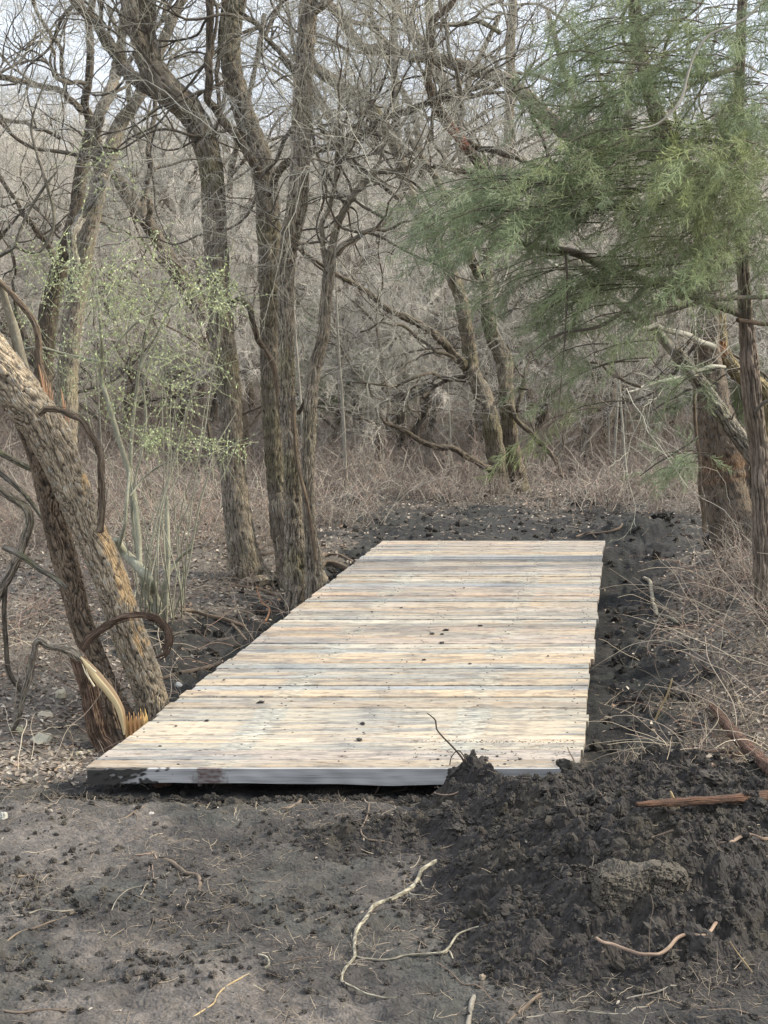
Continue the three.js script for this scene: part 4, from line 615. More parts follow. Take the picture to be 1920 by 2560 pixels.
// ---------- red cedars ----------
function cedarSpray(seed) {
  const R = rng(seed), G = new Geo(), shoot = (p, d, L, r) => { const e = d.clone().add(V(0, -0.25, 0).multiplyScalar(R())).normalize(); tube(G, [p, p.clone().addScaledVector(d, L * 0.55), p.clone().addScaledVector(d, L * 0.55).addScaledVector(e, L * 0.45)], [r * 0.8, r * 1.1, r * 0.5], { seg: 3 }); };
  const N = 16, pts = []; let q = V(0, 0, 0), d = V(0, 1, 0); for (let k = 0; k <= N; k++) { pts.push(q.clone()); d.add(V(R() - 0.5, 0, R() - 0.5).multiplyScalar(0.16)).normalize(); q.addScaledVector(d, 0.38 / N); }
  tube(G, pts.filter((_, k) => k % 3 === 0), pts.filter((_, k) => k % 3 === 0).map((_, k) => 0.003 - 0.0004 * k), { seg: 3 });
  for (let k = 1; k <= N; k++) for (let m = 0; m < (k % 2 ? 1 : 2); m++) {
    const a = k * 2.4 + m * 3.1 + R(), t = k / N, dd = V(Math.cos(a), 0.75 + 0.5 * R(), Math.sin(a) * 0.7).normalize(), L = 0.15 * (1 - 0.62 * t) * (0.6 + 0.7 * R()), tip = 4;
    let p = pts[k].clone(); shoot(p, dd, L, 0.0017);
    for (let j = 1; j <= tip; j++) { const s = p.clone().addScaledVector(dd, L * j / (tip + 0.6)), f = dd.clone().multiplyScalar(0.9).add(V(R() - 0.5, R() - 0.35, R() - 0.5).multiplyScalar(1.5)).normalize(); shoot(s, f, 0.05 * (0.6 + 0.8 * R()) * (1.15 - 0.5 * t), 0.0015); }
  }
  return G.build();
}
const CEDAR = [301, 302, 303].map(cedarSpray), CEDAR_M = mat({ color: rgb(1, 1, 1), roughness: 0.75 });
// clusters: [px, py, rx, ry, boughs, depth, tone]
function cedar(o, trunkAt, D, clusters, R, scale, perBough) {
  const G = new Geo(true), lists = CEDAR.map(() => []);
  for (const [cx, cy, rx, ry, n, dd, tone] of clusters) for (let k = 0; k < n * 0.52; k++) {
    const a = R() * 6.3, rr = Math.sqrt(R()), e = at(cx + Math.cos(a) * rr * rx, cy + Math.sin(a) * rr * ry, dd + (R() - 0.5) * 1.2), from = trunkAt(e);
    const len = e.distanceTo(from), L = Math.min(len, (0.55 + 0.5 * R()) * scale), dir = from.clone().sub(e).normalize(), s = e.clone().addScaledVector(dir, L).add(V(0, 0.10 * L, 0)), pts = [];
    for (let i = 0; i <= 5; i++) { const t = i / 5; pts.push(s.clone().lerp(e, t).add(V((R() - 0.5) * 0.05, 0.10 * L * Math.sin(t * 3.14), (R() - 0.5) * 0.05))); }
    tube(G, pts, [7, 6, 5, 4, 3, 2].map((x) => x * 0.00075 * scale), { seg: 4, tint: () => [0.75, 0.7, 0.65] });
    for (let i = 0; i < perBough; i++) {
      const t = 0.12 + 0.88 * (i + R()) / perBough, f = Math.min(4, Math.floor(t * 5)), p = pts[f].clone().lerp(pts[f + 1], t * 5 - f), d = pts[f + 1].clone().sub(pts[f]).normalize().add(V(R() - 0.5, R() - 0.62, R() - 0.5).multiplyScalar(1.35)), g = (0.78 + 0.4 * R()) * (0.9 + 0.4 * pn(p.x * 2, p.y * 2 + p.z)), y = tone * (0.5 + 0.8 * R());
      lists[Math.floor(R() * 3)].push({ m: place(p, d, R() * 6.3, scale * (0.5 + 0.5 * R())), c: rgb((0.215 + 0.055 * y) * g, (0.262 + 0.04 * y) * g, (0.138 - 0.02 * y) * g) });
    }
  }
  part('boughs', G.build(), M.smoothDark, o, { kind: 'stuff' });
  lists.forEach((l, k) => scatter('foliage', CEDAR[k], CEDAR_M, l, o));
}
{
  const R = rng(71), base = hit(1912, 1565), D = -base.z, o = thing('cedar_tree', 'evergreen cedar with shaggy trunk at the right edge, its feathery boughs filling the upper right', 'cedar tree', null, V(base.x, land(base.x, base.z), base.z));
  const limb = (n, q, m, off, to, label, kind = 'string') => { const G = new Geo(true), pts = q.map(([x, y], k) => at(x, y, D + off + to * k / (q.length - 1))), rad = q.map(([, , w], k) => w / 2 * -pts[k].z / FPX); if (n === 'trunk') { pts.unshift(pts[0].clone().add(V(0, -0.3, 0))); rad.unshift(rad[0] * 1.2); } tube(G, pts, rad, { seg: n === 'trunk' ? 60 : 12, step: n === 'trunk' ? 0.018 : 0.05, bark: BARK[kind], depth: 0.026 * Math.min(1, Math.max(...rad) / 0.05), rep: n === 'trunk' ? 1 : 1, tile: 0.9, lobes: 0.1, tint: mossTint(3, 0.15) }); part(n, G.build(), m, o, label ? { label } : null); };
  limb('trunk', [[1918, 1570, 56], [1912, 1500, 46], [1905, 1370, 42], [1902, 1279, 42], [1898, 1134, 44], [1884, 1018, 46], [1874, 902, 43], [1865, 795, 34], [1858, 680, 30], [1850, 520, 28], [1846, 350, 26], [1850, 180, 24], [1856, 0, 22], [1862, -160, 18]], M.string, 0, 0);
  const dark = M.smoothDark;
  limb('branch', [[1862, 790, 20], [1760, 750, 22], [1614, 700, 22], [1521, 672, 22], [1443, 634, 21], [1350, 618, 18], [1280, 599, 13], [1240, 580, 9], [1184, 552, 6], [1120, 560, 3]], dark, 0, -1.6);
  limb('branch', [[1925, 742, 12], [1870, 744, 12], [1824, 746, 12], [1747, 756, 11], [1650, 785, 9], [1560, 800, 6]], dark, -0.3, -1);
  limb('branch', [[1866, 640, 12], [1740, 690, 12], [1630, 705, 12], [1560, 775, 10], [1498, 816, 9], [1397, 836, 6], [1330, 880, 3]], dark, -0.2, -1.5);
  limb('branch', [[1930, 312, 16], [1880, 326, 13], [1824, 346, 11], [1747, 352, 9], [1640, 360, 6]], dark, 0, -1);
  limb('branch', [[1856, 420, 14], [1760, 430, 12], [1640, 470, 10], [1500, 490, 8], [1350, 500, 5]], dark, 0, -1.8);
  limb('branch', [[1850, 170, 14], [1740, 190, 12], [1600, 160, 9], [1450, 150, 5]], dark, 0, -1.4);
  limb('branch', [[1905, 5, 6], [1865, 45, 6], [1824, 66, 6], [1770, 90, 6], [1735, 140, 6], [1719, 187, 7], [1706, 240, 7], [1688, 270, 6], [1641, 311, 5], [1585, 325, 3]], M.smooth, -1.5, -0.6, 'bare grey twig');
  limb('branch', [[1925, 812, 10], [1880, 806, 12], [1844, 800, 12]], M.red, -0.5, -0.2, 'sawn-off limb');
  limb('branch', [[1925, 1000, 8], [1905, 1010, 10], [1890, 1030, 10]], dark, -0.2, 0);
  limb('branch', [[1414, 635, 6], [1418, 700, 6], [1416, 780, 5], [1412, 850, 4], [1404, 940, 3], [1396, 1040, 2]], dark, -1.5, 0);
  limb('branch', [[1750, 1090, 6], [1690, 1130, 5], [1640, 1160, 4], [1600, 1190, 3]], dark, 2, 0);
  const tk = V(0, 0, 0).copy(at(1860, 600, D)); const near = (e) => V(tk.x + 0.1, e.y + 0.25 + 0.12 * (tk.x - e.x), tk.z + (e.z - tk.z) * 0.3);
  const d = D - 1.2;
  cedar(o, near, D, [[1490, 120, 190, 140, 44, d, 0.45], [1390, 240, 100, 110, 20, d, 0.3], [1690, 110, 170, 130, 40, d, 0.3], [1640, 330, 230, 120, 42, d, 0.35], [1840, 330, 90, 110, 20, d, 0.1], [1440, 330, 70, 60, 8, d, 0.3], [1530, 470, 250, 90, 60, d - 0.3, 0.55], [1300, 520, 170, 60, 34, d - 0.4, 0.35], [1120, 525, 130, 28, 18, d - 0.5, 0.15], [1090, 600, 110, 34, 22, d - 0.5, 0.1], [1290, 600, 110, 40, 18, d - 0.4, 0.2], [1760, 470, 180, 80, 50, d - 0.6, 1.0], [1700, 600, 230, 70, 48, d - 0.3, 0.5], [1540, 730, 190, 80, 22, d - 0.2, 0.3], [1780, 710, 150, 60, 22, d - 0.2, 0.2], [1430, 800, 120, 80, 16, d, 0.2], [1370, 900, 60, 130, 22, d, 0.25], [1230, 720, 80, 110, 14, d, 0.2], [1560, 830, 130, 40, 8, d, 0.25], [1890, 60, 70, 90, 10, d, 0.1], [1880, 560, 70, 110, 14, d, 0.3], [1720, 1040, 70, 70, 4, D + 1.5, 0.1], [1640, 1190, 45, 18, 9, D + 2, 0.0], [1700, 1180, 40, 20, 3, D + 2, 0.0], [1300, 1110, 20, 30, 2, d, 0.8], [2080, 420, 150, 200, 26, d + 0.6, 0.3], [2040, 120, 130, 150, 16, d + 0.6, 0.3], [2100, 680, 140, 90, 12, d + 0.6, 0.3]], R, 1.0, 4);
}
{
  const R = rng(72), base = hit(1010, 1120), D = -base.z, o = thing('cedar_tree', 'small sparse green cedar in the thicket left of the forked trunk', 'cedar tree', null, V(base.x, land(base.x, base.z), base.z));
  const G = new Geo(true); tube(G, [[905, 1125, 16], [900, 1000, 14], [898, 850, 11], [896, 720, 6]].map(([x, y]) => at(x, y, D)), [0.06, 0.05, 0.04, 0.02], { seg: 10, step: 0.1, bark: BARK.string, depth: 0.01, tint: () => [0.6, 0.55, 0.5] }); part('trunk', G.build(), M.string, o);
  const tk = at(898, 900, D); cedar(o, (e) => V(tk.x, e.y + 0.5, tk.z), D, [[880, 860, 170, 90, 26, D, 0.2], [960, 970, 130, 50, 20, D, 0.2], [770, 880, 60, 100, 16, D, 0.15], [1090, 900, 110, 90, 14, D, 0.2], [880, 980, 120, 40, 14, D, 0.2], [760, 1020, 40, 60, 4, D, 0.1]], R, 2.2, 8);
}
{
  const R = rng(73), base = hit(1880, 1130), D = -base.z, o = thing('cedar_tree', 'low green cedar showing between the thick trunk and the right edge', 'cedar tree', null, V(base.x, land(base.x, base.z), base.z));
  const G = new Geo(true); tube(G, [[1860, 1140], [1858, 1000], [1850, 880]].map(([x, y]) => at(x, y, D)), [0.06, 0.05, 0.03], { seg: 10, step: 0.1, tint: () => [0.6, 0.55, 0.5] }); part('trunk', G.build(), M.string, o);
  const tk = at(1858, 950, D); cedar(o, (e) => V(tk.x, e.y + 0.5, tk.z), D, [[1860, 1000, 70, 90, 20, D, 0.3], [1700, 1080, 90, 60, 10, D, 0.15], [1460, 800, 60, 50, 8, D, 0.3]], R, 2.0, 8);
}
// ---------- saplings, thicket and the wood behind ----------
[[[864, 1226], [862, 1122], [856, 1005], [848, 889], [842, 760], [838, 600], [830, 420]], [[1130, 1190], [1126, 1100], [1118, 950], [1108, 800], [1104, 640]], [[778, 1190], [790, 1000], [800, 850], [806, 700]], [[1620, 1150], [1618, 1000], [1630, 820]], [[1004, 1150], [1008, 1060], [998, 960]]].forEach((q, k) => {
  const b = hit(q[0][0], q[0][1]), D = -b.z, R = rng(80 + k), o = thing('sapling', ['slim pale sapling standing alone in the brown thicket left of centre', 'thin sapling in the thicket just left of the forked trunk', 'thin sapling close to the right of the clump of trunks', 'thin sapling in front of the thicket left of the thick tree', 'short dark sapling under the low limb of the forked trunk'][k], 'sapling', null, V(b.x, land(b.x, b.z), b.z)), G = new Geo(true), out = [], S = new Geo(true);
  const P = tube(G, q.map(([x, y]) => at(x, y, D)), q.map((_, i) => (0.026 - 0.003 * i) * [1.1, 0.9, 0.8, 0.9, 1.2][k]), { seg: 10, step: 0.1, tile: 0.7, lobes: 0.1, tint: () => k === 4 ? [0.6, 0.5, 0.45] : [1, 1, 0.95] }); part('trunk', G.build(), M.smooth, o);
  ramify(S, out, P, R, { n: 7, from: 0.3, len: 0.8, lev: 0, sprays: 2, r: 0.008, scale: 0.8 }); part('side_branches', S.build(), M.limb, o, { kind: 'stuff' }); putSprays(out, o, R);
  if (k === 2) {                                     // more like it, scattered through the thicket
    const q = rng(87); for (let i = 0; i < 26; i++) {
      const d = 19 + 22 * q(), x = (q() - 0.5) * 2 * d * 0.27, c = o.clone(); if (d < 24 && x > -0.4 && x < 3.6) continue;
      c.name = numbered('sapling'); c.position.set(x, land(x, -d), -d); c.rotation.set((q() - 0.5) * 0.12, q() * 6.3, (q() - 0.5) * 0.12); const s = 0.7 + 0.6 * q(); c.scale.set(s, s, s);
      c.userData = { label: 'slender bare grey sapling rising out of the brown thicket in the wood', category: 'sapling', group: 'slender saplings scattered through the thicket' }; scene.add(c);
    }
  }
});
{
  const R = rng(91), protos = [0, 1, 2].map((k) => { const G = new Geo(true); for (let i = 0; i < 42; i++) { const a = R() * 6.3, d = V(Math.cos(a) * 0.5, 1, Math.sin(a) * 0.5).normalize(), L = 0.35 + 0.75 * R() * R(), c = 0.7 + 0.6 * R(), col = R() < 0.45 ? [0.24 * c, 0.18 * c, 0.145 * c] : [0.31 * c, 0.27 * c, 0.215 * c]; let q = V((R() - 0.5) * 0.7, -0.03, (R() - 0.5) * 0.7); const pts = [q.clone()], rad = [0.0042]; for (let j = 1; j <= 5; j++) { d.add(V(R() - 0.5, R() - 0.5 - 0.12 * j * R(), R() - 0.5).multiplyScalar(0.55)).normalize(); q.addScaledVector(d, L / 5); pts.push(q.clone()); rad.push(0.0042 * (1 - 0.14 * j)); } tube(G, pts, rad, { seg: 3, tint: () => col }); for (let j = 0; j < 3; j++) { const s = pts[2 + j].clone(), f = V(R() - 0.5, R() - 0.2, R() - 0.5).normalize(), e = s.clone().addScaledVector(f, L * 0.22); tube(G, [s, e, e.clone().add(V((R() - 0.5) * 0.2, (R() - 0.4) * 0.2, (R() - 0.5) * 0.2))], [0.003, 0.0025, 0.0015], { seg: 3, tint: () => col }); } } return G.build(); });
  const o = new THREE.Group(); o.name = 'thicket'; o.userData = { kind: 'stuff', label: 'tangled knee-high thicket of thin reddish-brown stems on the forest floor', category: 'thicket' }; scene.add(o);
  const lists = protos.map(() => []);
  for (let k = 0; k < 7000 && lists[0].length + lists[1].length + lists[2].length < 1900; k++) {
    const d = 9.5 + 50 * Math.pow(R(), 1.15), x = (R() - 0.5) * 2 * (d * 0.31 + 1.5), z = -d, out = outside(x, z), s = soil(x, z); if (s > 0.35) continue; if (d < 17 && out < 1.2) continue;
    const dense = d < 16 ? (x < 0 ? 0.18 : 0.16) : d < 20 ? 0.3 : d < 26 ? 0.4 : 0.75; if (R() > dense * (0.35 + 0.65 * sstep(-0.3, 0.3, pn(x * 0.35, z * 0.35)))) continue;
    const sc = (d < 16 ? 0.5 + 0.4 * R() : 0.65 + 0.75 * R()) , c = 0.75 + 0.45 * R(); lists[Math.floor(R() * 3)].push({ m: place(V(x, land(x, z), z), V((R() - 0.5) * 0.3, 1, (R() - 0.5) * 0.3), R() * 6.3, sc, sc * 1.2, sc * 1.2), c: rgb(c, c, c) });
  }
  lists.forEach((l, k) => scatter('stems', protos[k], mat({ vertexColors: true }), l, o));
}
{
  const R = rng(95), o = new THREE.Group(); o.name = 'bare_woods'; o.userData = { kind: 'stuff', label: 'dense grey bare wood filling the distance behind the deck', category: 'woods' }; scene.add(o);
  const protos = [0, 1, 2, 3].map((k) => {
    const G = new Geo(true), out = [], H = 8.5 + 2.5 * R(), q = [V(0, -0.3, 0)], rad = [0.17]; const d = V((R() - 0.5) * 0.5, 1, (R() - 0.5) * 0.5).normalize(), p = V(0, -0.3, 0);
    for (let i = 1; i <= 7; i++) { d.add(V(R() - 0.5, 0.15, R() - 0.5).multiplyScalar(0.45)).normalize(); p.addScaledVector(d, H / 8); q.push(p.clone()); rad.push(0.17 * (1 - 0.115 * i)); }
    tube(G, q, rad, { seg: 9, step: 0.4, rep: 1, tile: 1.2, lobes: 0.12 });
    for (let i = 0; i < 9; i++) {
      const t = 1.5 + 5.3 * (i + R()) / 9, b = Math.min(6, Math.floor(t)), s = q[b].clone().lerp(q[b + 1], t - b), a = R() * 6.3, e = V(Math.cos(a), 0.35 + 0.5 * R(), Math.sin(a)).normalize(), L = 2.2 + 2.2 * R(), pts = [s.clone()], rr = [0.07]; for (let j = 1; j <= 6; j++) { e.add(V(R() - 0.5, R() - 0.45, R() - 0.5).multiplyScalar(0.6)).normalize(); s.addScaledVector(e, L / 6); pts.push(s.clone()); rr.push(0.07 * (1 - 0.13 * j)); }
      tube(G, pts, rr, { seg: 6, step: 0.3, rep: 1, tile: 1 }); ramify(G, out, pts, R, { n: 4, from: 0.25, len: 1.5, lev: 1, sprays: 3, r: 0.028, scale: 0.95 });
    }
    for (let k = 0; k < 16; k++) { const t = 0.6 + R() * 6, b = Math.floor(t), s = q[b].clone().lerp(q[b + 1], t - b); out.push({ p: s, d: V(R() - 0.5, R() * 0.5 - 0.1, R() - 0.5).normalize(), s: 0.7 + 0.6 * R(), roll: R() * 6 }); }
    return [G.build(), out];
  });
  const trees = protos.map(() => []), sp = FARSPRAYS.map(() => []);
  for (let k = 0; k < 900 && trees.reduce((a, l) => a + l.length, 0) < 275; k++) {
    const d = 24 + 85 * Math.pow(R(), 1.1), x = (R() - 0.5) * 2 * (d * 0.36 + 4), z = -d; if (d < 25 && x > -0.5 && x < 3.8) continue; if (d < 23 && Math.abs(x - 1.5) < 3.5) continue;
    const i = Math.floor(R() * 4), s = clamp((1.6 + 0.145 * d) / 10, 0.45, 1.5) * (0.75 + 0.4 * R()), m = new THREE.Matrix4().compose(V(x, land(x, z), z), new THREE.Quaternion().setFromEuler(new THREE.Euler((R() - 0.5) * 0.3, R() * 6.3, (R() - 0.5) * 0.3)), V(s, s, s)), c = 0.7 + 0.5 * R();
    trees[i].push({ m, c: rgb(c, c, c) });
    for (const e of protos[i][1]) { if (R() < 0.5) continue; const mm = m.clone().multiply(place(e.p, e.d, e.roll, e.s)), t = 0.5 + 0.9 * R(); sp[Math.floor(R() * 3)].push({ m: mm, c: rgb(t, t * 0.985, t * (0.94 + 0.06 * R())) }); }
  }
  trees.forEach((l, k) => l.length && scatter('trunks', protos[k][0], barkMat('furrow', rgb(0.6, 0.58, 0.56), 0.006, true), l, o));
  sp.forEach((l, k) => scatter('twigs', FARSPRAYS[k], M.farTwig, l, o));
  console.log('far sprays', sp.map((l) => l.length).join());
}
// ---------- loose earth, litter, straw ----------
{
  const R = rng(111), clods = [0, 1, 2, 3].map((k) => { const g = new THREE.IcosahedronGeometry(1, 4), p = g.attributes.position, v = V(0, 0, 0); for (let i = 0; i < p.count; i++) { v.fromBufferAttribute(p, i); const n = 0.95 + 0.55 * pn3(v.x * 1.3 + k * 9, v.y * 1.3, v.z * 1.3) + 0.40 * pn3(v.x * 3.0 + k, v.y * 3.0 + 5, v.z * 3.0) + 0.25 * pn3(v.x * 7, v.y * 7 + k, v.z * 7); v.multiplyScalar(n); v.y *= 0.75; p.setXYZ(i, v.x, v.y, v.z); } g.computeVertexNormals(); return g; });
  const cm = mat({ color: rgb(1, 1, 1), roughness: 1 }), lists = clods.map(() => []);
  const add = (x, z, s, dark, y) => { const c = (0.7 + 0.6 * R()) * dark, w = 1 + 0.15 * R(); lists[Math.floor(R() * 4)].push({ m: new THREE.Matrix4().compose(V(x, (y ?? top(x, z)) + s * 0.18, z), new THREE.Quaternion().setFromEuler(new THREE.Euler(R() * 6, R() * 6, R() * 6)), V(s * (0.8 + 0.5 * R()), s * (0.7 + 0.4 * R()), s * (0.8 + 0.5 * R()))), c: rgb(0.034 * c * w, 0.0285 * c * w, 0.024 * c) }); };
  for (let k = 0; k < 30000; k++) { const x = -0.7 + 3.2 * R(), z = -4.15 - 3.4 * R(), h = heapTop(x, z); if (h < -0.012 || R() > 0.25 + 4 * h) continue; add(x, z, 0.0025 + 0.012 * Math.pow(R(), 3) + (R() < 0.02 ? 0.018 * R() : 0), 1.15); }
  for (let k = 0; k < 420; k++) { const x = -0.5 + 2.9 * R(), z = -4.4 - 3.0 * R(), h = heapTop(x, z); if (h < 0.03) continue; add(x, z, 0.018 + 0.035 * R() * R(), 0.95, top(x, z) - 0.008); }
  for (let k = 0; k < 900; k++) { const d = 7 + 14 * R(), x = (R() - 0.5) * 2 * (d * 0.3); if (soil(x, -d) < 0.5 || outside(x, -d) < 0.06 && d < 15.9) continue; add(x, -d, 0.02 + 0.05 * R() * R(), 0.8, land(x, -d) - 0.008); }
  for (let k = 0; k < 22000; k++) { const z = -4.1 - 3.4 * R(), x = (R() - 0.5) * 2 * (0.6 - z * 0.28); if (soil(x, z) < 0.5) continue; const cl = 0.25 * sstep(0.0, 0.5, pn(x * 2.2, z * 2.2)) + 2 * clodBand(x, z); if (R() > 0.08 + cl) continue; add(x, z, 0.002 + 0.014 * Math.pow(R(), 4), 1.25); }
  for (let k = 0; k < 9000; k++) { const d = 7 + 15 * R(), x = (R() - 0.5) * 2 * (d * 0.3), z = -d; if (soil(x, z) < 0.5 || outside(x, z) < 0.02 && d < 15.8) continue; const cl = sstep(0, 0.5, pn(x * 1.3, z * 1.3)); if (R() > 0.15 + cl) continue; add(x, z, 0.005 + 0.03 * Math.pow(R(), 5), 1.0); }
  for (let k = 0; k < 900; k++) { const x = deckL(Z0) - 0.2 + 2.3 * R(), z = Z0 + 0.02 + 0.16 * R() * R(); add(x, z, 0.004 + 0.022 * Math.pow(R(), 3), 1.0); }
  const o = new THREE.Group(); o.name = 'loose_earth'; o.userData = { kind: 'stuff', label: 'crumbs of loose black earth strewn over the ground and the heap', category: 'soil' }; scene.add(o);
  lists.forEach((l, k) => scatter('crumbs', clods[k], cm, l, o));
  // single crumbs on the boards
  const spots = [[652, 1757, 15], [517, 1802, 9], [907, 1810, 13], [898, 1850, 14], [1060, 1650, 9], [1115, 1576, 12], [1080, 1585, 11], [1105, 1586, 9], [1200, 1565, 9], [1105, 1608, 11], [1175, 1660, 8], [440, 1815, 7], [1206, 1873, 7], [1300, 1898, 8], [1262, 1910, 6], [1398, 1908, 7], [1243, 1891, 7], [1280, 1880, 5], [1050, 1870, 6], [1095, 1898, 6], [1040, 1893, 5], [700, 1720, 7], [498, 1727, 6], [560, 1700, 6], [1003, 1520, 7], [1160, 1470, 5], [796, 1495, 6], [930, 1530, 6], [1370, 1640, 5], [400, 1866, 8]];
  spots.forEach(([px, py, w]) => { const p = onPlane(px, py, DECK_Y + 0.003), s = w / 2 * -p.z / FPX, c = 0.8 + 0.6 * R(); const m = lone('soil_crumb', 'small dark crumb of earth lying on the pale deck boards', 'soil crumb', clods[Math.floor(R() * 4)], crumbMats[Math.floor(R() * 3)], 'crumbs of earth dropped on the deck'); m.position.copy(p).y += s * 0.25; m.rotation.y = R() * 6; m.scale.set(s * 1.25, s * 0.55, s); });
  const tiny = clods.map(() => []); for (let k = 0; k < 700; k++) { const near = R() < 0.55, px = near ? 1020 + 420 * R() : 240 + 1200 * R(), py = near ? 1850 + 66 * R() * R() : 1370 + 545 * R(), p = onPlane(px, py, DECK_Y + 0.003); if (outside(p.x, p.z) > -0.03 || p.z > Z0 - 0.02) continue; const s = 0.0012 + 0.0035 * R() * R(), c = 0.8 + R(); tiny[k % 4].push({ m: new THREE.Matrix4().compose(p, new THREE.Quaternion(), V(s * 1.5, s * 0.6, s)), c: rgb(0.05 * c, 0.042 * c, 0.034 * c) }); }
  const og = new THREE.Group(); og.name = 'deck_grit'; og.userData = { kind: 'stuff', label: 'fine dark grit scattered over the deck boards', category: 'grit' }; scene.add(og); tiny.forEach((l, k) => scatter('grit', clods[k], cm, l, og));
}
{
  const R = rng(121);
  // dead leaves, curled
  const leaf = (seed) => { const r = rng(seed), G = new Geo(), W = 0.36 + 0.2 * r(), c = 0.3 + 0.5 * r(), n = 4; for (let i = 0; i <= n; i++) { const t = i / n, w = W * Math.sin(Math.PI * (0.08 + 0.84 * t)) * 0.5; for (let j = -1; j <= 1; j++) G.vert(V(j * w, Math.abs(j) * w * c + 0.25 * c * Math.sin(t * 3.1 + seed) + 0.06 * r(), t - 0.5), V(0, 1, 0), j, t); } for (let i = 0; i < n; i++) for (let j = 0; j < 2; j++) { const a = i * 3 + j; G.i.push(a, a + 3, a + 1, a + 1, a + 3, a + 4); } return G.build(true); };
  const L = [1, 2, 3].map(leaf), lists = L.map(() => []), lm = mat({ color: rgb(1, 1, 1), side: THREE.DoubleSide, roughness: 0.85 });
  const tone = () => { const t = R(), k = 0.7 + 0.6 * R(); return t < 0.5 ? rgb(0.225 * k, 0.183 * k, 0.14 * k) : t < 0.75 ? rgb(0.16 * k, 0.12 * k, 0.09 * k) : t < 0.93 ? rgb(0.36 * k, 0.31 * k, 0.245 * k) : rgb(0.24 * k, 0.155 * k, 0.10 * k); };
  const put = (x, z, s) => lists[Math.floor(R() * 3)].push({ m: new THREE.Matrix4().compose(V(x, top(x, z) + s * 0.12, z), new THREE.Quaternion().setFromEuler(new THREE.Euler((R() - 0.5) * 1.3, R() * 6.3, (R() - 0.5) * 1.3)), V(s, s * (0.6 + 0.9 * R()), s)), c: tone() });
  let n = 0;
  for (let k = 0; k < 190000 && n < 62000; k++) { const d = 6.7 + 24 * Math.pow(R(), 1.3), x = (R() - 0.5) * 2 * (d * 0.3 + 0.6), z = -d, s = soil(x, z), out = outside(x, z); if (d < 15.9 && out < 0.02) continue; if (R() < s * (d > 16.5 ? 0.85 : 0.965)) continue; put(x, z, 0.018 + 0.034 * R() * (d < 12 ? 0.8 : 1.15)); n++; }
  for (let k = 0; k < 150; k++) { const d = 4.2 + 2.5 * R(), x = (R() - 0.5) * 2 * (d * 0.3); put(x, -d, 0.008 + 0.014 * R()); }
  const o = new THREE.Group(); o.name = 'leaf_litter'; o.userData = { kind: 'stuff', label: 'brown and pale dead leaves covering the forest floor', category: 'leaf litter' }; scene.add(o); lists.forEach((l, k) => scatter('leaves', L[k], lm, l, o));
}
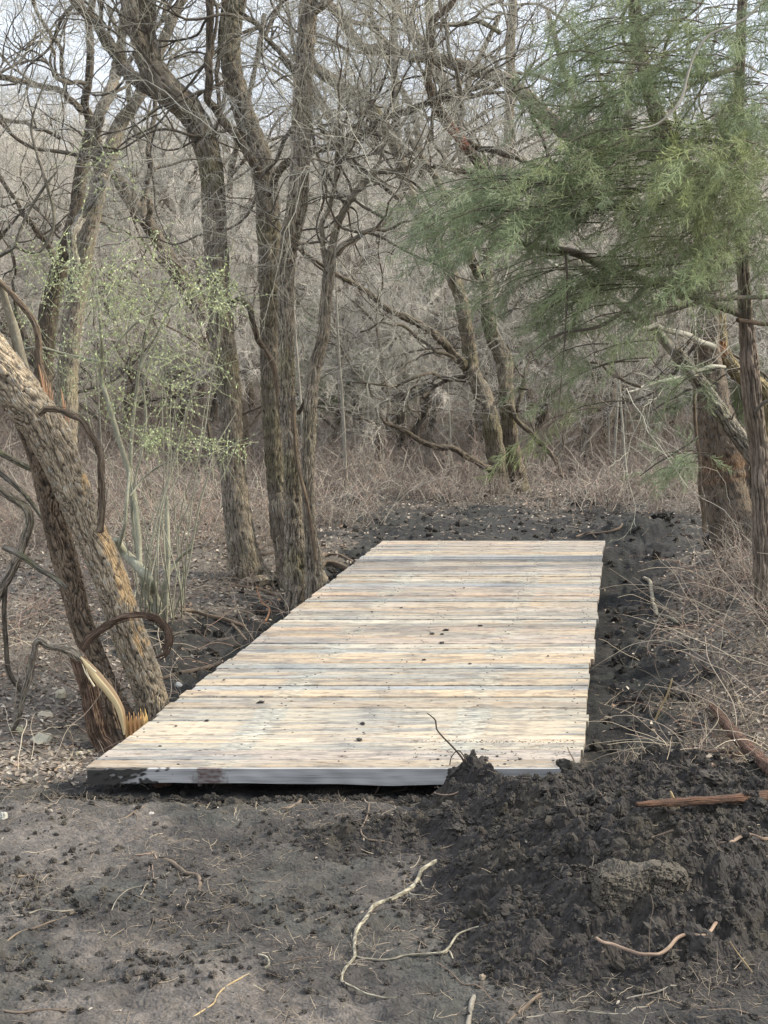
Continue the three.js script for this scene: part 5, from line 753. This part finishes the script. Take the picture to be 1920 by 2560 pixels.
{
  const R = rng(131), straw = [0, 1, 2, 3].map((k) => { const r = rng(500 + k), G = new Geo(), pts = [], d = V(0, 1, 0), p = V(0, -0.5, 0); for (let i = 0; i <= 4; i++) { pts.push(p.clone()); d.add(V(r() - 0.5, 0, r() - 0.5).multiplyScalar(k < 2 ? 0.35 : 1.3)).normalize(); p.addScaledVector(d, 0.25); } tube(G, pts, [0.5, 0.5, 0.48, 0.42, 0.3], { seg: 3 }); const g = G.build(); return g; });
  // copies: length along +Y, thickness by the other two axes
  for (const g of straw) { const p = g.attributes.position; g.computeBoundingBox(); }
  const lists = straw.map(() => []), sm = mat({ color: rgb(1, 1, 1), roughness: 0.8 });
  const tones = (t) => { const k = 0.65 + 0.7 * R(); return t < 0.45 ? rgb(0.23 * k, 0.18 * k, 0.13 * k) : t < 0.8 ? rgb(0.36 * k, 0.29 * k, 0.20 * k) : rgb(0.13 * k, 0.095 * k, 0.075 * k); };
  const shapes = [0, 1, 2, 3].map((k) => { const r = rng(600 + k), G = new Geo(), pts = [], d = V(0, 1, 0), p = V(0, -0.5, 0); for (let i = 0; i <= 5; i++) { pts.push(p.clone()); d.add(V(r() - 0.5, (r() - 0.5) * 0.3, r() - 0.5).multiplyScalar(k < 2 ? 0.3 : 0.95)).normalize(); p.addScaledVector(d, 0.2); } tube(G, pts, [0.014, 0.014, 0.013, 0.012, 0.011, 0.007], { seg: 3 }); return G.build(); });
  const put = (x, z, len, th, up) => { const a = R() * 6.3, d = V(Math.cos(a), up, Math.sin(a)); const s = th / 0.014 / 2; lists[Math.floor(R() * 4)].push({ m: place(V(x, top(x, z) + 0.003 + Math.max(0, up) * len * 0.35, z), d, R() * 6.3, len, Math.min(len, Math.max(s, len * 0.35)), Math.min(len, Math.max(s, len * 0.35))), c: tones(R()) }); };
  for (let k = 0; k < 36000; k++) { const z = -4.1 - 3.2 * R(), x = (R() - 0.5) * 2 * (0.6 - z * 0.28); const h = x > -0.7 ? heapRaw(x, z) : 0; if (z < Z0 + 0.03 && outside(x, z) < 0) continue; if (R() < sstep(0.03, 0.1, h) * 0.8) continue; if (R() > 0.12 + 0.88 * sstep(-0.1, 0.5, pn(x * 2.1, z * 2.1) + 0.5 * pn(x * 6, z * 6))) continue; put(x, z, 0.012 + 0.075 * Math.pow(R(), 2.2), 0.0024, (R() - 0.4) * 0.35); }
  for (let k = 0; k < 11000; k++) { const d = 6.8 + 15 * R(), x = (R() - 0.5) * 2 * (d * 0.3 + 0.3), z = -d; if (outside(x, z) < 0.02 && d < 15.9) continue; if (R() < soil(x, z) * 0.6) continue; put(x, z, 0.05 + 0.22 * R() * R(), 0.004, (R() - 0.35) * 0.7); }
  for (let k = 0; k < 5200; k++) { const d = 6.9 + 3.3 * R(), x = deckR(-d) + 0.12 + 1.9 * R(), z = -d; if (R() > sstep(-0.3, 0.4, pn(x * 1.6 + 4, z * 1.6)) * (0.4 + 0.6 * sstep(0.1, 0.8, outside(x, z)))) continue; put(x, z, 0.05 + 0.28 * R() * R(), 0.004, (R() - 0.2) * 1.3); }
  const o = new THREE.Group(); o.name = 'straw_litter'; o.userData = { kind: 'stuff', label: 'bits of straw, rootlet and dry stalk scattered over the earth', category: 'straw' }; scene.add(o); lists.forEach((l, k) => scatter('bits', shapes[k], sm, l, o));
}
{ // dead vines and stalks tangled on the bank right of the deck and by the left trees
  const R = rng(141), G = new Geo(true);
  const arc = (x, z, len, up, r, col) => { const a = R() * 6.3, d = V(Math.cos(a), up, Math.sin(a)).normalize(), p = V(x, top(x, z) - 0.01, z), pts = [p.clone()], n = 8, rad = [r]; for (let i = 1; i <= n; i++) { d.add(V(R() - 0.5, (R() - 0.5) * 0.6 - 0.16 * (i > 2), R() - 0.5).multiplyScalar(0.6)).normalize(); p.addScaledVector(d, len / n); const g = top(p.x, p.z) + 0.006; if (p.y < g) { p.y = g; d.y = Math.abs(d.y) * 0.3; } pts.push(p.clone()); rad.push(r * (1 - 0.07 * i)); } tube(G, pts, rad, { seg: 4, step: 0.06, tint: () => col }); };
  const cols = [[0.27, 0.215, 0.165], [0.21, 0.135, 0.10], [0.36, 0.30, 0.22], [0.14, 0.10, 0.08]];
  for (let k = 0; k < 520; k++) { const d = 7.2 + 6.5 * R(), x = deckR(-d) + 0.35 + 1.9 * R(); if (R() > 0.35 + 0.65 * sstep(0.5, 1.1, outside(x, -d))) continue; const c = cols[Math.floor(R() * 4)], f = 0.7 + 0.6 * R(); arc(x, -d, 0.3 + 0.8 * R(), 0.1 + 0.9 * R(), 0.0018 + 0.0025 * R(), c.map((v) => v * f)); }
  for (let k = 0; k < 420; k++) { const d = 7.4 + 7 * R(), x = deckL(-d) - 0.25 - 2.6 * R(); const c = cols[Math.floor(R() * 4)], f = 0.7 + 0.6 * R(); arc(x, -d, 0.25 + 0.7 * R(), 0.1 + 0.9 * R(), 0.0018 + 0.0025 * R(), c.map((v) => v * f)); }
  lone('dead_vines', 'tangle of thin dead vines and stalks on the ground along both sides of the deck', 'dead vines', G.build(), mat({ vertexColors: true })).userData.kind = 'stuff';
}
// ---------- single sticks, roots, stones ----------
{
  const R = rng(151), a2 = [0, 1700, 2.5719], b2 = [640, 1700, 2.5719], c2 = [1280, 1700, 2.5719], c1 = [1280, 850, 2.5719], a1 = [0, 850, 2.5719];
  const tints = { pale: [0.95, 0.93, 0.82], brown: [0.55, 0.44, 0.36], pink: [0.95, 0.72, 0.6], dark: [0.28, 0.23, 0.2], red: [0.74, 0.56, 0.46], yellow: [1.5, 1.2, 0.75], grey: [0.85, 0.82, 0.76], orange: [1.15, 0.62, 0.36] };
  function stick(name, label, cat, crop, list, tint, o = {}) {
    const paths = Array.isArray(list[0][0]) ? list : [list], G = new Geo(true), col = tints[tint];
    for (const q of paths) {
      const pts = [], rad = []; let lift = o.lift ?? 0;
      const P0 = [], R0 = [], E0 = [];
      C1(crop, q).forEach(([x, y, w], k) => { const e = q[k][3] ?? 0; let p; if (e) { const d = P0[P0.length - 1] ?? PX(x, y); p = at(x, y, -d.z + (o.lean ?? 0)); } else p = PX(x, y); const r = (w ?? 6) / crop[2] / 2 * -p.z / FPX; if (!e) p.y += r * (o.sink ?? 0.55) + lift; P0.push(p); R0.push(r); E0.push(e); });
      const cv = P0.length > 2 ? new THREE.CatmullRomCurve3(P0, false, 'centripetal') : null, free = [];
      for (let k = 0; k < P0.length; k++) {
        pts.push(P0[k].clone()); rad.push(R0[k]); free.push(E0[k]); if (k === P0.length - 1) break;
        const L = P0[k].distanceTo(P0[k + 1]), m = Math.ceil(L / 0.02); for (let i = 1; i < m; i++) { const t = i / m; pts.push(cv ? cv.getPoint((k + t) / (P0.length - 1)) : P0[k].clone().lerp(P0[k + 1], t)); rad.push(mix(R0[k], R0[k + 1], t)); free.push(E0[k] || E0[k + 1]); }
      }
      const n = pts.length, y0 = pts.map((p) => p.y), floor = pts.map((p, k) => free[k] ? -9 : top(p.x, p.z) + rad[k] * ((o.sink ?? 0.55) - 0.25));
      for (let it = 0; it < 60; it++) for (let k = 1; k < n - 1; k++) if (!free[k]) pts[k].y = Math.max(floor[k] - 0.006, mix(pts[k].y, (pts[k - 1].y + pts[k + 1].y) / 2, 0.8));   // stiff: it bridges the hollows
      if (o.stiff) for (let it = 0; it < 900; it++) for (let k = 1; k < n - 1; k++) pts[k].addVectors(pts[k - 1], pts[k + 1]).multiplyScalar(0.5);
      tube(G, pts, rad, { seg: Math.max(...rad) > 0.012 ? 20 : 9, rep: 1, tile: 0.5, bark: o.bark ? BARK[o.bark] : BARK.smooth, depth: (o.relief ?? 0.006), lobes: o.lobes ?? 0.16, tint: o.lichen ? (s, a) => { const g = sstep(-0.12, 0.2, pn(s * 26 + 3, a * 1.2) + 0.4 * pn(s * 60, a * 2)); return col.map((c, i) => mix([0.42, 0.40, 0.33][i], c * 1.35, g)); } : (s, a) => { const k = 0.85 + 0.3 * pn(s * 9, a); return col.map((c) => c * k); } });
    }
    return lone(name, label, cat, G.build(), o.mat ?? M.smooth);
  }
  const ks = (l, w) => l.map((p) => [...p, w]);
  stick('fallen_branch', 'long forked whitish lichen-covered branch lying on the dark earth in front', 'branch', b2, [
    [[1158, 1175, 30], [1110, 1205, 30], [1062, 1240, 29], [1052, 1290, 25], [1010, 1335, 32], [975, 1370, 31], [930, 1395, 28], [880, 1415, 28], [810, 1440, 27], [760, 1490, 28], [710, 1540, 27], [670, 1590, 27], [648, 1640, 26], [635, 1700, 25], [632, 1760, 24], [635, 1790, 20], [600, 1840, 18], [568, 1890, 20], [553, 1950, 22], [590, 1990, 20], [630, 2025, 18], [700, 2058, 18], [770, 2070, 16], [840, 2062, 15], [912, 2048, 14]],
    [[636, 1782, 14], [690, 1805, 14], [800, 1815, 15], [870, 1812, 14], [950, 1800, 13], [1080, 1783, 16], [1200, 1770, 17], [1235, 1735, 15], [1300, 1688, 16], [1380, 1632, 14], [1440, 1588, 12]], [[1205, 1772, 12], [1240, 1780, 14], [1265, 1795, 12]],
    [[1050, 1290, 16], [1070, 1320, 17], [1088, 1345, 14], [1115, 1350, 8]], [[980, 1370, 16], [1010, 1385, 10], [1090, 1392, 9], [1140, 1405, 8], [1166, 1416, 7]], [[636, 1752, 10], [612, 1752, 14], [598, 1750, 12]]], 'pale', { lichen: true, sink: 0.75 });
  stick('root', 'thin dark root curving down the cleared earth toward the white branch', 'root', b2, ks([[728, 800], [722, 850], [716, 890], [690, 940], [675, 985], [685, 1025], [725, 1045], [760, 1062], [810, 1060], [850, 1065], [900, 1080]], 11), 'brown', { lobes: 0.3 });
  stick('root', 'thin wiry root standing up from the earth clump over the front edge of the deck', 'root', b2, [[[1345, 560, 14, 0], [1330, 510, 14, 1], [1292, 460, 13, 1], [1240, 405, 12, 1], [1200, 365, 11, 1], [1160, 312, 10, 1], [1155, 262, 11, 1], [1130, 235, 9, 1], [1101, 214, 7, 1]], [[1365, 560, 10, 0], [1350, 520, 9, 1], [1330, 480, 8, 1], [1300, 452, 8, 1], [1275, 470, 7, 1], [1255, 500, 7, 1], [1246, 545, 8, 1]]], 'dark', { lobes: 0.25 });
  stick('root', 'upright knotty root tip before the dark gap under the deck', 'root', b2, [[[760, 745, 12, 0], [790, 690, 14, 1], [800, 655, 20, 1], [795, 600, 12, 1], [793, 562, 8, 1]], [[800, 660, 14, 0], [815, 690, 10, 0], [825, 670, 8, 1]]], 'dark', { lobes: 0.4 });
  stick('root', 'thin roots sprawling from the earth under the middle of the front board', 'root', b2, [[[700, 748, 7, 0], [800, 748, 8, 0], [900, 735, 9, 0], [985, 720, 9, 0], [1010, 715, 8, 0]], [[905, 725, 6, 0], [940, 708, 6, 1], [975, 684, 6, 1]], [[1015, 715, 8, 0], [1025, 680, 8, 1], [1034, 655, 7, 1]]], 'dark', {});
  stick('root', 'pinkish rootlet in the earth just below the clump on the deck edge', 'root', b2, ks([[1125, 742], [1170, 755], [1215, 765], [1265, 760], [1290, 745], [1302, 722]], 10), 'pink', {});
  stick('twig', 'short thick brown twig lying near the front board', 'twig', b2, ks([[165, 832], [210, 825], [250, 808], [280, 790], [292, 765]], 22), 'brown', { lobes: 0.25 });
  stick('twig', 'short grey twig on the earth just above the white branch', 'twig', b2, ks([[795, 1104], [820, 1128], [880, 1137]], 9), 'grey', {});
  stick('twig', 'small curved stub with pale bark at the bottom left of the white branch', 'twig', b2, ks([[-30, 1775], [40, 1775], [70, 1800], [82, 1850], [55, 1858]], 18), 'pale', { lichen: true });
  stick('root', 'hair-thin root running right from under the white branch to the bottom edge', 'root', b2, ks([[60, 1845], [200, 1825], [350, 1805], [520, 1800]], 6), 'brown', {});
  stick('root', 'long thin red-brown root trailing across the bottom of the earth heap', 'root', b2, ks([[1060, 1805], [1160, 1830], [1260, 1895], [1340, 1960], [1400, 2000], [1460, 2015], [1500, 2055], [1560, 2062], [1650, 2068]], 7), 'red', {});
  stick('stick', 'weathered stick stub entering at the bottom edge, centre right', 'stick', b2, ks([[1405, 2040], [1390, 2100], [1375, 2170], [1360, 2240]], 36), 'grey', { bark: 'string' });
  stick('stick', 'pale forked stick at the bottom edge below the heap', 'stick', c2, [ks([[232, 2018], [180, 2065], [110, 2115], [50, 2160], [-30, 2215]], 20), ks([[215, 2055], [150, 2080], [80, 2120]], 10)], 'brown', {});
  stick('stick', 'long bent pinkish-brown stick lying across the lower heap', 'stick', c2, ks([[540, 1752], [580, 1785], [640, 1830], [700, 1865], [760, 1892], [820, 1900], [880, 1880], [940, 1840], [1000, 1800], [1070, 1765], [1140, 1732], [1215, 1725], [1260, 1690], [1308, 1650]], 23), 'pink', { lobes: 0.25, lift: 0.045, sink: 1.1 });
  stick('twig', 'thin dark twig leaning on the front right corner of the deck', 'twig', c2, [[[600, 782, 9, 0], [560, 740, 9, 0], [500, 680, 10, 0], [450, 620, 10, 1], [420, 575, 11, 1], [395, 510, 10, 1], [370, 465, 8, 1], [355, 430, 6, 1]]], 'brown', { lean: 0.1 });
  stick('wood_splinter', 'bright yellow split of wood standing in the black earth', 'splinter', c2, [[[1085, 858, 24, 0], [1065, 820, 26, 1], [1040, 770, 25, 1], [1018, 716, 14, 1]]], 'yellow', { lobes: 0.35 });
  stick('root', 'dark root stick half buried above the reddish log', 'root', c2, ks([[815, 742], [860, 770], [920, 800], [1000, 840], [1080, 868]], 26), 'dark', { bark: 'string' });
  stick('stick', 'straight thin stick pointing up right below the reddish log', 'stick', c2, [[[792, 1062, 15, 0], [870, 1030, 16, 0], [950, 998, 17, 1], [1035, 967, 17, 1]]], 'brown', {});
  stick('root', 'torn reddish root near the right edge below the log', 'root', c2, ks([[1328, 1055], [1400, 1055], [1470, 1042], [1540, 1032], [1600, 1035], [1660, 1020]], 24), 'red', { bark: 'string', lobes: 0.3 });
  stick('log', 'reddish barked log half buried in the heap at the right edge', 'log', c2, [[[795, 905, 34], [840, 895, 52], [930, 890, 60], [1050, 885, 58], [1180, 880, 56], [1320, 875, 60], [1450, 868, 66], [1570, 860, 80], [1700, 850, 92], [1850, 840, 92]]], 'red', { bark: 'string', mat: M.red, relief: 0.015, sink: 0.35, stiff: true, lift: 0.06 });
  stick('fallen_branch', 'stripped reddish cedar branch slanting down at the right edge', 'branch', c2, [[[1285, 190, 40, 0], [1330, 260, 56, 0], [1385, 340, 66, 0], [1430, 420, 72, 0], [1490, 480, 84, 0], [1560, 540, 90, 0], [1640, 610, 96, 0], [1740, 690, 96, 0]], [[1490, 490, 24, 0], [1380, 475, 22, 0], [1260, 465, 20, 0], [1150, 460, 16, 0], [1110, 452, 12, 0]], [[1440, 490, 18, 0], [1360, 530, 18, 0], [1270, 580, 20, 0], [1155, 632, 16, 0]]], 'red', { bark: 'string', mat: M.red, relief: 0.016, sink: 1.2, lobes: 0.2, stiff: true });
  stick('stick', 'long straw-coloured stalk standing in the dry grass right of the deck', 'stalk', c2, [[[918, 265, 14, 0], [960, 170, 13, 1], [1000, 90, 12, 1], [1030, -10, 10, 1]]], 'yellow', {});
  stick('stick', 'pale grey stick lying flat along the bottom right', 'stick', c2, [ks([[-40, 2195], [150, 2165], [380, 2148], [600, 2152], [735, 2165], [790, 2120], [880, 2108]], 14), ks([[640, 2085], [800, 2050], [950, 2020], [1078, 1970]], 12)], 'grey', {});
  stick('root', 'thin brown runner looping along the bottom right corner', 'root', c2, [ks([[860, 2100], [960, 2065], [1100, 2110], [1250, 2125], [1400, 2150], [1640, 2185]], 12), ks([[380, 2150], [450, 2185], [540, 2215]], 9)], 'brown', {});
  stick('root', 'fine roots hanging over the cracked clay lump', 'root', c2, [[[885, 1835, 7, 0], [882, 1700, 6, 1], [890, 1560, 6, 1], [908, 1450, 6, 1], [890, 1375, 6, 1]], [[800, 1330, 6, 0], [900, 1322, 7, 0], [980, 1325, 7, 0], [1040, 1312, 6, 0]]], 'brown', { lean: 0.02 });
  stick('twig', 'slender pale twig standing left of the cracked clay lump', 'twig', c2, [[[465, 1280, 6, 0], [505, 1220, 7, 1], [522, 1170, 7, 1], [524, 1130, 6, 1]], [[300, 1290, 6, 0], [312, 1240, 7, 1], [328, 1196, 7, 1]]], 'grey', {});
  stick('twig', 'bent yellowish stalk rising from the bottom right', 'twig', c2, [[[1560, 1900, 6, 0], [1500, 1820, 8, 1], [1450, 1755, 8, 1], [1400, 1680, 6, 1]]], 'yellow', {});
  stick('stick', 'mottled pale stick leaning on the dug bank right of the deck', 'stick', c1, [ks([[850, 1545], [880, 1560], [895, 1620], [905, 1690], [925, 1760], [930, 1780]], 26), ks([[925, 1775], [970, 1790], [1020, 1805], [1060, 1830]], 26)], 'pale', { lichen: true, lift: 0.01 });
  stick('stick', 'grey root-ended stick propped on the tangled bank before the thick tree', 'stick', c1, [[[1455, 1330, 20, 1], [1400, 1400, 24, 1], [1350, 1470, 28, 1], [1320, 1530, 32, 1], [1290, 1580, 34, 1], [1250, 1640, 24, 0], [1210, 1700, 14, 0]].reverse()], 'brown', { bark: 'string' });
  stick('stick', 'brown stick lying on the earth beyond the far right corner of the deck', 'stick', c1, [ks([[480, 1258], [560, 1252], [645, 1248], [690, 1230], [710, 1190]], 14), ks([[410, 1268], [470, 1262], [540, 1275]], 12)], 'brown', {});
  stick('stick', 'dark log-like stick on the leaf litter right of the forked trunk', 'stick', c1, ks([[340, 872], [400, 885], [470, 900], [540, 915], [600, 918]], 22), 'red', {});
  stick('stick', 'long bare stick lying from the clump foot toward the left side of the deck', 'stick', a1, ks([[1220, 1605], [1330, 1620], [1440, 1640], [1520, 1628], [1650, 1645], [1750, 1660]], 13), 'grey', {});
  stick('stick', 'yellow-brown stripped pole pointing at the left side of the deck', 'stick', a1, [ks([[1165, 1765], [1250, 1775], [1330, 1795], [1420, 1815], [1500, 1840], [1580, 1870]], 26), ks([[1490, 1850], [1530, 1895], [1580, 1955]], 18)], 'brown', { bark: 'string', lift: 0.03 });
  stick('root', 'bright orange torn root on the black earth left of the deck', 'root', b2.map((v, k) => [640, 850, 2.5719][k]), [ks([[-30, 1545], [0, 1590], [15, 1640], [40, 1690], [75, 1730], [85, 1760], [60, 1810]], 13), ks([[45, 1690], [75, 1685], [100, 1700]], 8)], 'orange', {});
  stick('root', 'gnarled root running from the flared trunk foot toward the deck edge', 'root', [0, 0, 1], ks([[790, 1425], [815, 1412], [845, 1418], [870, 1432], [895, 1440]], 16), 'brown', { bark: 'string', lobes: 0.3 });
  stick('root', 'thinner root fanning right above the gnarled root at the trunk foot', 'root', [0, 0, 1], ks([[795, 1400], [820, 1388], [850, 1392], [880, 1408]], 9), 'brown', { lobes: 0.3 });
  stick('stick', 'broken brown stick lying on black earth between the clump and the deck', 'stick', [0, 0, 1], [ks([[572, 1462], [610, 1472], [650, 1478], [695, 1492]], 9), ks([[575, 1462], [570, 1480]], 6)], 'brown', { bark: 'string' });
  stick('root', 'dark root mass wedged in the gap between the two big clump trunks', 'root tangle', [0, 0, 1], [ks([[640, 1385], [660, 1360], [680, 1345], [700, 1350]], 12), ks([[645, 1400], [668, 1385], [690, 1375]], 10), ks([[630, 1410], [655, 1415], [685, 1405]], 11), ks([[650, 1340], [665, 1322], [690, 1310]], 9)], 'dark', { bark: 'string', lobes: 0.4, lift: 0.1 });
  stick('stick', 'dark stick slanting beside the left edge of the deck behind the leaning tree', 'stick', a1, ks([[1040, 2190], [1150, 2160], [1260, 2140], [1350, 2120], [1420, 2080]], 26), 'dark', {});
  stick('stick', 'pale bleached piece of bark by the front left corner of the deck', 'stick', a2, ks([[480, 485], [530, 470], [590, 462], [660, 460]], 30), 'pale', { lichen: true });
  stick('twig', 'pale bent twig on the ground at the left edge by the dark earth', 'twig', a2, ks([[-20, 412], [70, 412], [150, 445], [230, 490], [320, 545]], 10), 'grey', {});
  stick('stick', 'straight thin stick low on the left of the cleared earth', 'stick', a2, ks([[45, 1527], [150, 1528], [260, 1520], [370, 1500], [470, 1482]], 11), 'grey', {});
  stick('stick', 'forked twig running up right from the left edge of the cleared earth', 'stick', a2, ks([[25, 1700], [110, 1655], [180, 1620]], 14).concat(ks([[260, 1625], [330, 1580], [390, 1545], [480, 1495]], 12)), 'brown', {});
  stick('stick', 'short thick dark stick near the left edge', 'stick', a2, ks([[25, 1268], [90, 1262], [160, 1265], [225, 1258]], 20), 'brown', { bark: 'string' });
  stick('stick', 'brown stick along the bottom left', 'stick', a2, ks([[-20, 2135], [120, 2138], [280, 2135], [425, 2132]], 16), 'brown', {});
  stick('stick', 'shaggy strip of brown bark on the cleared earth', 'bark strip', a2, ks([[1045, 1162], [1100, 1190], [1150, 1225], [1200, 1255], [1260, 1270], [1285, 1310], [1280, 1365]], 27), 'brown', { bark: 'string', lobes: 0.4 });
  stick('root', 'pale knotted root with three thin legs on the cleared earth', 'root', a2, [ks([[845, 1115], [880, 1132], [940, 1135], [985, 1128], [998, 1105]], 12), ks([[995, 1120], [1005, 1155], [985, 1175], [960, 1190]], 12), ks([[960, 1190], [955, 1240], [948, 1305]], 6), ks([[978, 1185], [985, 1260], [990, 1355]], 6)], 'pink', {});
  stick('root', 'thin root arching over the cleared earth below the knotted root', 'root', a2, ks([[710, 1500], [760, 1420], [840, 1365], [920, 1335], [1000, 1290], [1080, 1250], [1100, 1190]], 6), 'grey', {});
  stick('twig', 'crossed pair of thin twigs in front of the deck', 'twig', a2, [ks([[745, 905], [800, 890], [860, 862], [945, 810]], 10), ks([[815, 838], [860, 865], [885, 900], [880, 940]], 10)], 'brown', {});
  stick('twig', 'long pale dry blade bending along the bottom of the cleared earth', 'blade', a2, ks([[1200, 2195], [1290, 2160], [1370, 2100], [1400, 2030], [1450, 1975], [1560, 1915], [1660, 1870]], 11), 'yellow', {});
  stick('root', 'wispy roots poking up under the left of the front board', 'root', a2, [[[770, 690, 6, 0], [790, 640, 7, 1], [810, 600, 7, 1], [860, 625, 7, 1], [905, 680, 7, 0], [960, 705, 6, 0]], [[780, 680, 6, 0], [850, 640, 6, 1], [870, 625, 5, 1]]], 'pale', {});
  stick('straw', 'bent straw caught on the front board of the deck', 'straw', a2, [[[1000, 625, 6, 0], [1050, 610, 6, 1], [1085, 605, 8, 1], [1070, 580, 8, 1], [1050, 570, 7, 1]], [[960, 560, 6, 0], [1040, 572, 9, 1], [1130, 598, 11, 1]]], 'yellow', { lean: -0.02 });
  stick('root', 'small dark root knot in front of the rusty stain', 'root', a2, [[[1330, 700, 12, 0], [1330, 660, 14, 1], [1340, 635, 10, 1]], [[1370, 700, 14, 0], [1385, 660, 16, 1], [1375, 630, 10, 1]], [[1340, 700, 7, 0], [1400, 690, 7, 0], [1460, 705, 6, 0]], [[1380, 680, 6, 0], [1420, 690, 6, 0], [1455, 700, 5, 0]]], 'dark', { lobes: 0.4 });
  // stones
  const stone = (label, px, py, w, h, col, cat = 'stone') => { const p = PX(px, py), k = -p.z / FPX, g = new THREE.IcosahedronGeometry(1, 5), a = g.attributes.position, v = V(0, 0, 0), s = R() * 40; for (let i = 0; i < a.count; i++) { v.fromBufferAttribute(a, i); const q = Math.max(Math.abs(v.x), Math.abs(v.y), Math.abs(v.z)); v.multiplyScalar(mix(1, 0.8 / q, 0.45) * (1 + 0.20 * pn3(v.x * 1.4 + s, v.y * 1.4, v.z * 1.4) + 0.06 * pn3(v.x * 6 + s, v.y * 6, v.z * 6) + 0.03 * pn3(v.x * 15 + s, v.y * 15, v.z * 15))); a.setXYZ(i, v.x, v.y, v.z); } g.computeVertexNormals(); const m = lone('stone', label, cat, g, mat({ color: col, bumpMap: M.soilBump, bumpScale: 0.006 })); m.position.copy(p).y += h * k * 0.15; m.scale.set(w / 2 * k, h / 2 * k * 1.1, w / 2 * k * 0.8); m.rotation.set(R() * 0.3, R() * 6, R() * 0.4); m.name = numbered(cat === 'stone' ? 'field_stone' : 'clay_lump'); return m; };
  stone('pale upright stone in the leaf litter left of the broken trunk', 152, 1745, 34, 34, rgb(0.40, 0.35, 0.25)); stone('flat tan stone left of the broken trunk, upper of the flat ones', 112, 1793, 44, 18, rgb(0.36, 0.31, 0.23));
  stone('small flat mossy stone under the bent-over limb at the left', 45, 1832, 34, 20, rgb(0.27, 0.26, 0.17)); stone('long pale slab of stone nearest the front left corner of the deck', 100, 1858, 70, 26, rgb(0.38, 0.34, 0.25));
  stone('pale stone in the litter right of the shrub beside the deck', 447, 1716, 22, 14, rgb(0.42, 0.40, 0.36)); stone('white stone fragment at the left edge of the cleared earth', 8, 2048, 26, 30, rgb(0.45, 0.43, 0.36));
  stone('pinkish white stone chip right under the front board', 500, 1966, 16, 14, rgb(0.52, 0.45, 0.40)); stone('reddish brown clay lump under the left of the front board', 400, 1962, 62, 26, rgb(0.13, 0.075, 0.05), 'clay lump');
  stone('pale chip of stone on the lower left of the earth heap', 1206, 2448, 20, 20, rgb(0.36, 0.29, 0.21)); stone('grey chip on the earth in front of the left part of the deck', 378, 2036, 20, 9, rgb(0.5, 0.47, 0.42)); stone('rounded dark clod alone on the cleared earth', 538, 2138, 20, 16, rgb(0.035, 0.031, 0.028), 'clay lump');
  // the cracked block of clay on the heap
  const c0 = at(1592, 2245, 5.05), G = new THREE.BoxGeometry(0.36, 0.27, 0.24, 150, 110, 70), a = G.attributes.position, v = V(0, 0, 0), nn = G.attributes.normal, nv = V(0, 0, 0), cc = [];
  for (let i = 0; i < a.count; i++) {
    v.fromBufferAttribute(a, i); nv.fromBufferAttribute(nn, i); const rx = v.x / 0.18, ry = v.y / 0.12, rz = v.z / 0.11, q = Math.pow(Math.pow(Math.abs(rx), 5) + Math.pow(Math.abs(ry), 5) + Math.pow(Math.abs(rz), 5), 1 / 5); v.multiplyScalar(mix(1, 1 / Math.max(q, 0.6), 0.8));
    const k = 1 + 0.16 * pn3(v.x * 7, v.y * 7, v.z * 7) - 0.18 * sstep(0, 1, -ry) * Math.abs(rx); v.x *= k; v.z *= k * mix(1, 0.8, sstep(0, -1, ry)); v.y += 0.035 * pn(v.x * 9, v.z * 9) * sstep(-0.3, 1, ry) - (ry < -0.4 ? 0.03 * Math.abs(pn(v.x * 14, v.z * 14)) : 0);
    const w = 0.5 * pn(v.x * 8, v.y * 8), cr1 = Math.abs(pn(v.x * 44 + w * 2 + 0.6 * pn(v.x * 90, v.y * 70), (v.y + v.z) * 12)), cr2 = Math.abs(pn(v.x * 20 + 9, (v.y + v.z) * 44 + w + 0.6 * pn(v.x * 70, v.y * 90))), hard = sstep(0.3, -0.3, pn(v.x * 5 + 2, v.y * 5) - 0.2); const crack = Math.min(1, sstep(0.10, 0.0, cr1) * sstep(-0.3, 0.2, pn(v.x * 15, v.y * 13)) + sstep(0.06, 0, cr2) * 0.8) * (0.35 + 0.65 * hard);
    const rough = 0.006 * pn3(v.x * 22, v.y * 22, v.z * 22) + 0.005 * pn3(v.x * 55, v.y * 55, v.z * 55) + 0.004 * pn3(v.x * 120, v.y * 120, v.z * 120); v.addScaledVector(nv, rough - 0.020 * crack); a.setXYZ(i, v.x, v.y, v.z);
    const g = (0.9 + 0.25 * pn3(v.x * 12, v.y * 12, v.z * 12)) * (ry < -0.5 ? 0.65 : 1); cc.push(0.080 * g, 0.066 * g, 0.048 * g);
  }
  G.setAttribute('color', new THREE.BufferAttribute(new Float32Array(cc), 3)); G.deleteAttribute('normal'); const uvk = G.attributes.uv; G.computeVertexNormals();
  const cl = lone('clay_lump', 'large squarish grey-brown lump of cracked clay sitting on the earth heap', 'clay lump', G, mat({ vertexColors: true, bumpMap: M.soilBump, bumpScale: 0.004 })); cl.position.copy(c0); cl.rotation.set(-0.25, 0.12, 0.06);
}

renderer.render(scene, camera);
